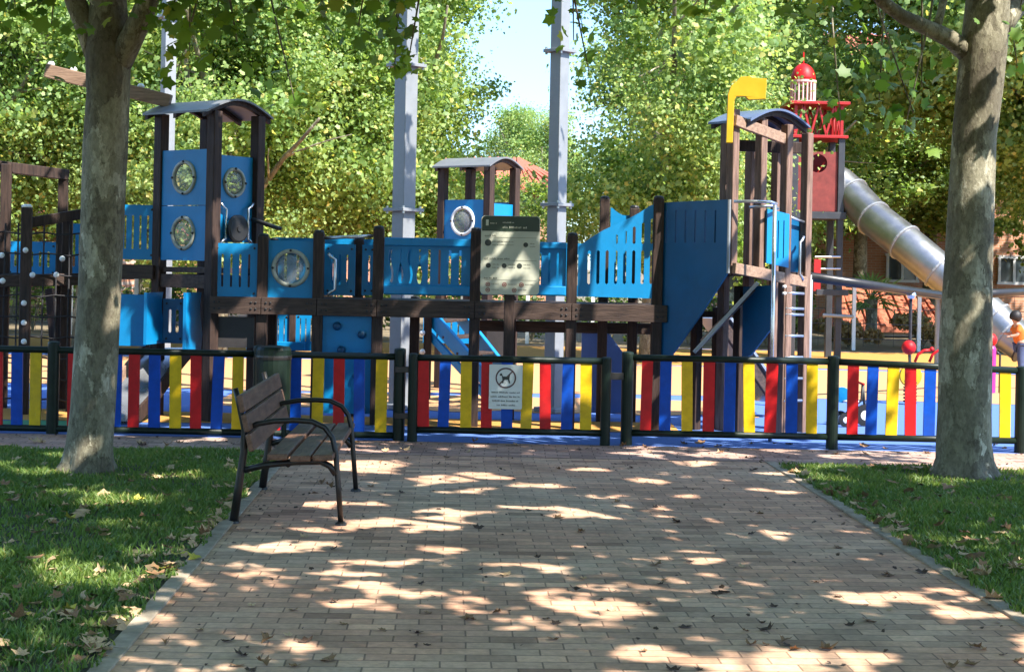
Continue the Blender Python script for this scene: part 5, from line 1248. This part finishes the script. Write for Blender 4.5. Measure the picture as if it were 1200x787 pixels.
sm = plant(protoC, 622, 66, 3.0, .92, 1.02, 'distant tree rising behind the terracotta roof in the sky gap')

# ---- the near plane trees whose crowns shade the path
def ylim(px):
    for a, b, v in ((-200, 60, 12), (60, 190, 10), (190, 300, 40), (300, 400, 8), (400, 495, 35), (495, 640, -15), (640, 700, 25), (700, 870, 5), (870, 990, 10), (990, 1125, 10), (1125, 1400, 30)):
        if a <= px < b: return v
    return 60
def sunlit_zone(x, y, z):
    """where the shadow of a clump lands; the crowns stay open over these places"""
    k = z/SUN.z; sx, sy = x - SUN.x*k, y - SUN.y*k
    if sy > 13.0 and sx > 2.6: return .96
    if sy > 13.7 and sx > -.5: return .95
    if sy > 15.6 and sx > -.6: return .8
    if sy > 19: return .8
    return 0.0
def near_tree(label, base, trunk_pts, radii, limbs, cx, cy, rad, zlo, zhi, nclump, seed, group=None, sprigs=()):
    rng = np.random.default_rng(seed); rg = random.Random(seed)
    t = thing('plane_tree', base, label, 'tree', group)
    b = MB(); b.tube(trunk_pts, radii, 28, jitter=.11)
    for i_, q in enumerate(b.v[:28*5]):                                   # buttressed root flare
        ax_ = trunk_pts[0]; dx_, dy_ = q.x - ax_[0], q.y - ax_[1]; f_ = max(0, 1 - max(q.z, 0)/.38)**2; th_ = math.atan2(dy_, dx_)
        k_ = 1 + f_*(.03 + .13*math.cos(5*th_ + seed) + .07*math.cos(3*th_ + 2*seed)); q.x, q.y = ax_[0] + dx_*k_, ax_[1] + dy_*k_
    for pts, rr_ in limbs: b.tube(pts, rr_, 12, jitter=.08)
    fork = Vector(trunk_pts[-1]); ends = []
    for k in range(9):
        a = k*2*math.pi/9 + rg.uniform(-.2, .2); e_ = limb(b, fork + Vector((0, 0, -.05*k)), (math.cos(a), math.sin(a), .9), rad*.95, .075, .014, rg, 7, .03)
        ends += [q for q in e_[2:] if proj(q.x, q.y, q.z)[1] < -30]
    cen = []; nr = []; made = 0; tries = 0; nsp = 0
    for px, py, Z, kk, spx in sprigs:
        kk = int(kk*1.5); nsp += kk
        q = P(px, py, Z); u_ = P(px + rg.uniform(-60, 60), -90, Z + rg.uniform(-.4, .4)); mid = q.lerp(u_, .5) + Vector((rg.uniform(-.1, .1), 0, .08))
        b.tube([u_, mid, q + Vector((0, 0, .05))], [.014, .009, .004], 6)
        sd_ = spx/F*Z; ts_ = rng.random(kk)**1.3; line = np.array(q)[None]*(1 - ts_[:, None]) + np.array(mid)[None]*ts_[:, None]
        cen.append(line + rng.normal(size=(kk, 3))*sd_*np.array([1, 1, .7])); nr.append(np.tile(np.array([0, -.35, .5]), (kk, 1)) + rng.normal(size=(kk, 3))*.6)
    b.build('trunk', BARK, t, smooth=True)
    while made < nclump and tries < nclump*30:
        tries += 1
        a = rng.random()*6.283; r_ = rad*math.sqrt(rng.random()); x, y = cx + r_*math.cos(a), cy + r_*math.sin(a)
        dome = math.sqrt(max(0, 1 - (r_/rad)**2)); z = zlo + (zhi - zlo)*(rng.random()*(.35 + .65*dome))
        cr_ = .34 + .22*rng.random()
        px, py = proj(x, y, z) if y > .6 else (0, -999)
        if -150 < px < 1350 and py + (cr_*1.15 + .12)*F/y > ylim(px): continue
        if rng.random() < sunlit_zone(x, y, z): continue
        k = z/SUN.z; gx, gy = x - SUN.x*k, y - SUN.y*k
        if noise.noise((gx*.55 + 3.0, gy*.40, .5)) > .50: continue                      # openings set by where the sun lands, added to shape light patches
        kk = int(52*(.7 + .6*rng.random())); g_ = rng.normal(size=(kk, 3))*np.array([cr_*.62, cr_*.62, cr_*.40]); cen.append(np.array([x, y, z]) + g_)
        nr.append(np.tile(np.array([0, 0, 1.0]), (kk, 1)) + rng.normal(size=(kk, 3))*.55); made += 1
    cen = np.concatenate(cen); nr = np.concatenate(nr); lsz = .145*(.6 + .7*rng.random(len(cen))); lsz[:nsp] *= .74
    kz = cen[:, 2]/SUN.z; gx = cen[:, 0] - SUN.x*kz; gy = cen[:, 1] - SUN.y*kz  # where each leaf's shadow lands; leaves are dropped below to shape sun patches
    keep = np.array([noise.noise((float(a)*1.75 + 9.0, float(b_)*2.3, 2.5)) + .5*noise.noise((float(a)*4.1, float(b_)*5.0, 7.5)) < .29 for a, b_ in zip(gx, gy)]) | (cen[:, 2] < 3.4)
    keep &= ~((gy > 13.7) & (gx > -.5) & (rng.random(len(cen)) < .8) & (cen[:, 2] > 3.4))
    cen, nr, lsz = cen[keep] - np.array(base), nr[keep], lsz[keep]
    me = leaf_cloud('crown', cen, nr, lsz, PALM, rng); link_mesh('crown', me, LEAF_N, t)
    return t

def trunk_from_px(rows, Z):
    pts, rad = [], []
    for px, py, w in rows: q = P(px, py, Z); pts.append(q); rad.append(w/2/F*Z)
    g0 = pts[0].copy(); g0.z = -.08; return [g0] + pts, [rad[0]*1.12] + rad
ZRt = 11.75
tp_, tr2 = trunk_from_px([(1129, 558, 82), (1129.5, 550, 71), (1129.8, 538, 65.5), (1130, 520, 62.5), (1131, 480, 60), (1131.5, 400, 58), (1134, 320, 56), (1138, 240, 53), (1142, 160, 51), (1148, 100, 52), (1153, 50, 53), (1158, 0, 50), (1166, -60, 42)], ZRt)
l1 = [P(1135, 62, ZRt), P(1112, 45, ZRt - .1), P(1085, 32, ZRt - .2), P(1058, 20, ZRt - .3), P(1034, 2, ZRt - .4), P(1010, -30, ZRt - .5), P(980, -90, ZRt - .7)]
l2 = [P(1097, 36, ZRt - .15), P(1102, 18, ZRt - .1), P(1108, -10, ZRt), P(1110, -60, ZRt)]
l3 = [P(1160, 40, ZRt), P(1180, 15, ZRt + .1), P(1205, -15, ZRt + .2), P(1250, -80, ZRt + .3)]
near_tree('plane tree with a thick mottled trunk on the right lawn', (tp_[0].x, ZRt, 0), tp_, tr2, [(l1, [.085, .068, .060, .053, .048, .04, .03]), (l2, [.035, .03, .028, .02]), (l3, [.13, .11, .10, .08])], 1.6, 10.2, 4.6, 3.3, 7.4, 420, 51, None, [(672, 55, 12, 10, 12), (690, 92, 12, 8, 12), (790, 12, 11, 16, 30), (825, 25, 11, 16, 25), (890, 5, 10.5, 20, 32), (978, 20, 11, 22, 25), (985, 150, 12, 8, 20), (1030, 125, 12.2, 20, 26), (1070, 140, 12.2, 16, 26), (1080, 110, 11.9, 12, 20), (1192, 85, 12.0, 14, 20), (1195, 20, 11, 20, 25), (745, 10, 11.2, 10, 22), (1060, 160, 11.4, 9, 22)])
ZLt = 11.05
tp_, tr2 = trunk_from_px([(104, 555, 70), (104.5, 549, 62), (105, 540, 57), (106, 520, 54), (108, 480, 52), (113, 420, 50), (118, 340, 49.5), (121, 250, 50), (124, 170, 50), (126, 110, 51), (126, 60, 52), (126, 10, 44), (126, -60, 36)], ZLt)
l1 = [P(118, 75, ZLt), P(104, 40, ZLt), P(90, 5, ZLt), P(70, -50, ZLt), P(40, -120, ZLt)]
l2 = [P(136, 78, ZLt), P(152, 50, ZLt - .1), P(166, 20, ZLt - .15), P(182, -20, ZLt - .2), P(205, -80, ZLt - .3)]
near_tree('plane tree with a forked mottled trunk on the left lawn beside the bench', (tp_[0].x, ZLt, 0), tp_, tr2, [(l1, [.10, .085, .078, .07, .06]), (l2, [.10, .085, .08, .07, .06])], -2.2, 11.6, 4.2, 3.3, 7.2, 400, 52, None, [(18, 18, 10, 24, 28), (60, 38, 10.3, 22, 25), (195, 38, 10.6, 20, 22), (222, 72, 10.6, 16, 18), (207, 98, 10.6, 10, 14), (252, 30, 10.4, 24, 28), (278, 58, 10.4, 16, 22), (330, 12, 10.2, 20, 30), (345, 125, 12.5, 7, 14), (420, 38, 10.8, 24, 26), (445, 14, 10.8, 20, 26), (462, 98, 11, 14, 14), (478, 82, 11, 12, 12), (466, 30, 11, 14, 20), (385, 18, 11, 16, 24), (150, 12, 10.2, 20, 24)])
S_ = 'plane tree standing beside the path just outside the picture'
def plain_tree(x, y, rad, n, seed, zlo, zhi, cx=None, cy=None):
    pts = [(x, y, -.08), (x, y, .05), (x + .03, y, .6), (x + .02, y + .02, 1.6), (x + .05, y, 2.8), (x + .02, y, 3.8), (x, y, 4.8)]
    near_tree(S_, (x, y, 0), pts, [.24, .22, .19, .175, .17, .15, .10], [], cx if cx is not None else x, cy if cy is not None else y, rad, zlo, zhi, n, seed, 'plane trees lining the path outside the picture')
plain_tree(4.6, 5.6, 4.6, 480, 53, 3.4, 7.6, 3.9, 5.6)
plain_tree(-4.4, 5.2, 3.6, 200, 54, 3.4, 7.4)
plain_tree(4.6, 0.2, 4.0, 260, 55, 3.4, 7.4)
plain_tree(-4.4, -1.0, 4.2, 260, 56, 3.2, 7.4)

# hanging sprigs at the top of the picture belong to the near trees: they are inside their crowns above

# ------------------------------------------------------------------ fallen leaves
def fallen_mesh(name, seed, m):
    r = random.Random(seed); tv, tf = PALM; fold = r.uniform(.5, 2.6); crl = r.uniform(-.6, 1.2); me = bpy.data.meshes.new(name); vs = []
    for x, y, z in tv:
        x *= 1 - .25*r.random(); y *= 1 - .2*r.random(); vs.append((x, y, .10 + fold*.55*(x*x) + .35*(y*y)*r.uniform(.2, 1) + crl*max(0, y)**2 + r.uniform(-.04, .05)))
    zm = min(v[2] for v in vs); vs = [(a, b, c - zm) for a, b, c in vs]
    me.from_pydata(vs, [], [tuple(int(i) for i in f) for f in tf]); me.update(); me.materials.append(m); return me
FM = [fallen_mesh('fallen_leaf', i, m) for i, m in enumerate((DRY1, DRY2, DRY3, DRY1, DRY2, DRY4, DRY3, DRY2))]
FX = {k: [fallen_mesh('fallen_leaf', 50 + 7*k + j, FM[k].materials[0]) for j in range(4)] for k in range(8)}
def drop(x, y, z, s, k, label, group):
    o = bpy.data.objects.new('fallen_leaf', rnd.choice(FX[k])); COL.objects.link(o); o.location = (x, y, z); o.rotation_euler = (rnd.uniform(-.25, .25), rnd.uniform(-.25, .25), rnd.uniform(0, 6.28)); o.scale = (s, s*rnd.uniform(.6, 1.1), s*rnd.uniform(.6, 1.7))
    tag(o, label, 'leaf', group)
n_l = 0
while n_l < 100:
    px, py = rnd.uniform(100, 1200), 520 + 267*rnd.random()**1.15; q = G(px, py)
    if q.y > YC or not (lineX(lA, lB, q.y) + .12 < q.x < lineX(rA, rB, q.y) - .12): continue
    drop(q.x, q.y, .003, rnd.uniform(.04, .09), rnd.choice((0, 0, 2, 2, 3, 6, 1)), 'small dry brown leaf fallen on the brick path', 'fallen leaves on the brick path'); n_l += 1
n_l = 0
while n_l < 40:
    q = G(rnd.uniform(0, 1200), rnd.uniform(517, 534))
    if not (YC + .05 < q.y < 13.9): continue
    drop(q.x, q.y, .004, rnd.uniform(.06, .12), rnd.choice((0, 1, 2, 3, 4)), 'dry leaf lying on the pavement along the fence', 'fallen leaves along the fence'); n_l += 1
n_l = 0
while n_l < 100:
    q = G(rnd.uniform(0, 300), 540 + 247*rnd.random())
    e_ = lineX(lA, lB, q.y)
    if q.y > YG or q.x > e_ + .06: continue
    if rnd.random() < .35: q.x = e_ - abs(rnd.gauss(0, .07))
    drop(q.x, q.y, rnd.uniform(.02, .05) if q.x < e_ else .016, rnd.uniform(.055, .115), rnd.choice((1, 1, 4, 7, 0, 3, 1, 4, 7, 0, 3, 5)), 'dry tan leaf fallen on the left lawn', 'fallen leaves on the left lawn'); n_l += 1
n_l = 0
while n_l < 55:
    q = G(rnd.uniform(905, 1200), 545 + 200*rnd.random())
    e_ = lineX(rA, rB, q.y)
    if q.y > YGR or q.x < e_ - .05: continue
    if rnd.random() < .3: q.x = e_ + abs(rnd.gauss(0, .07))
    drop(q.x, q.y, rnd.uniform(.02, .05) if q.x > e_ else .016, rnd.uniform(.07, .13), rnd.choice((1, 4, 7, 0, 3, 1)), 'dry tan leaf fallen on the right lawn', 'fallen leaves on the right lawn'); n_l += 1

for nm_, a, b, x0_, x1_, s_, yl, n_, lb in (('leaf_litter', lA, lB, 0, 320, 1, YG, 150, 'many small dry leaves strewn over the left lawn'), ('leaf_litter', rA, rB, 905, 1200, -1, YGR, 80, 'many small dry leaves strewn over the right lawn')):
    cs = []; rng = np.random.default_rng(n_)
    while len(cs) < n_:
        q = G(rng.uniform(x0_, x1_), 536 + 251*rng.random()**1.3); e_ = lineX(a, b, q.y)
        if q.y > yl or s_*(e_ - q.x) < -.03: continue
        if rng.random() < .3: q.x = e_ - s_*abs(rng.normal(0, .10))
        cs.append((q.x, q.y, rng.uniform(.015, .035)))
    cs = np.array(cs); me = leaf_cloud(nm_, cs, np.tile(np.array([0, 0, 1.0]), (n_, 1)) + rng.normal(size=(n_, 3))*.45, .05 + .05*rng.random(n_), PALM, rng)
    tag(link_mesh(nm_, me, DRY2 if s_ > 0 else DRY1), lb, 'leaf litter', kind='stuff')
rng = np.random.default_rng(77); cs = []
while len(cs) < 900:
    y = 5.3 + (13.3 - 5.3)*rng.random()**.7; x = rng.uniform(-4.5, 4.5)
    if y < YC and not (lineX(lA, lB, y) < x < lineX(rA, rB, y)): continue
    e_ = min(abs(x - lineX(lA, lB, y)), abs(x - lineX(rA, rB, y)), abs(y - 13.2)*.8)
    if rng.random() < .30 + .7*math.exp(-e_*4): cs.append((x, y, .006))
cs = np.array(cs); me = leaf_cloud('leaf_crumbs', cs, np.tile(np.array([0, 0, 1.0]), (len(cs), 1)) + rng.normal(size=(len(cs), 3))*.25, .010 + .022*rng.random(len(cs))**2, LOBED, rng)
tag(link_mesh('leaf_crumbs', me, DRY3), 'crumbled leaf bits and twigs scattered over the paving', 'debris', kind='stuff')

# ------------------------------------------------------------------ light, sky, camera
w = bpy.data.worlds.new('World'); scene.world = w; w.use_nodes = True
nt = w.node_tree; sky = nt.nodes.new('ShaderNodeTexSky'); sky.sky_type = 'NISHITA'; sky.sun_disc = False
sky.sun_elevation = R(49); sky.sun_rotation = math.atan2(SUN.x, SUN.y); sky.air_density = 1.0; sky.dust_density = 0.2; sky.ozone_density = 2.6; sky.air_density = 0.9
tcw = nt.nodes.new('ShaderNodeTexCoord'); sxw = nt.nodes.new('ShaderNodeSeparateXYZ'); nt.links.new(tcw.outputs['Generated'], sxw.inputs[0])
rw = nt.nodes.new('ShaderNodeValToRGB'); nt.links.new(sxw.outputs['Z'], rw.inputs['Fac']); rw.color_ramp.elements[0].position = 0.0; rw.color_ramp.elements[0].color = lin(.34, .41, .47); rw.color_ramp.elements[1].position = 0.45; rw.color_ramp.elements[1].color = lin(1, 1, 1)
xw = rw.color_ramp.elements.new(0.20); xw.color = lin(.56, .63, .70)
mw = nt.nodes.new('ShaderNodeMixRGB'); mw.blend_type = 'MULTIPLY'; mw.inputs[0].default_value = 1; nt.links.new(sky.outputs[0], mw.inputs[1]); nt.links.new(rw.outputs['Color'], mw.inputs[2])
nt.links.new(mw.outputs[0], nt.nodes['Background'].inputs['Color']); nt.nodes['Background'].inputs['Strength'].default_value = 0.15
sd = bpy.data.lights.new('sun', 'SUN'); sd.energy = 3.7; sd.angle = R(0.53); sd.color = (1.0, 0.945, 0.86)
so = bpy.data.objects.new('sun', sd); COL.objects.link(so); so.rotation_euler = (-SUN).to_track_quat('-Z', 'Y').to_euler(); so.location = SUN*40

cd = bpy.data.cameras.new('camera'); cam = bpy.data.objects.new('camera', cd); COL.objects.link(cam)
cd.sensor_fit = 'HORIZONTAL'; cd.sensor_width = 36; cd.lens = F/1200*36; cd.clip_end = 2000; cd.clip_start = .05
cd.shift_y = -HOR*math.cos(ROLL)/1200; cd.shift_x = -HOR*math.sin(ROLL)/1200
cam.location = (0, 0, H); cam.rotation_euler = (R(90), -ROLL, 0)
scene.camera = cam
scene.render.engine = 'CYCLES'
scene.view_settings.view_transform = 'Standard'; scene.view_settings.look = 'None'; scene.view_settings.gamma = 1; scene.view_settings.exposure = 1.98
scene.cycles.use_denoising = True; scene.cycles.max_bounces = 7; scene.cycles.diffuse_bounces = 4; scene.cycles.glossy_bounces = 3; scene.cycles.transmission_bounces = 4; scene.cycles.transparent_max_bounces = 8
scene.cycles.caustics_reflective = False; scene.cycles.caustics_refractive = False; scene.cycles.sample_clamp_indirect = 6
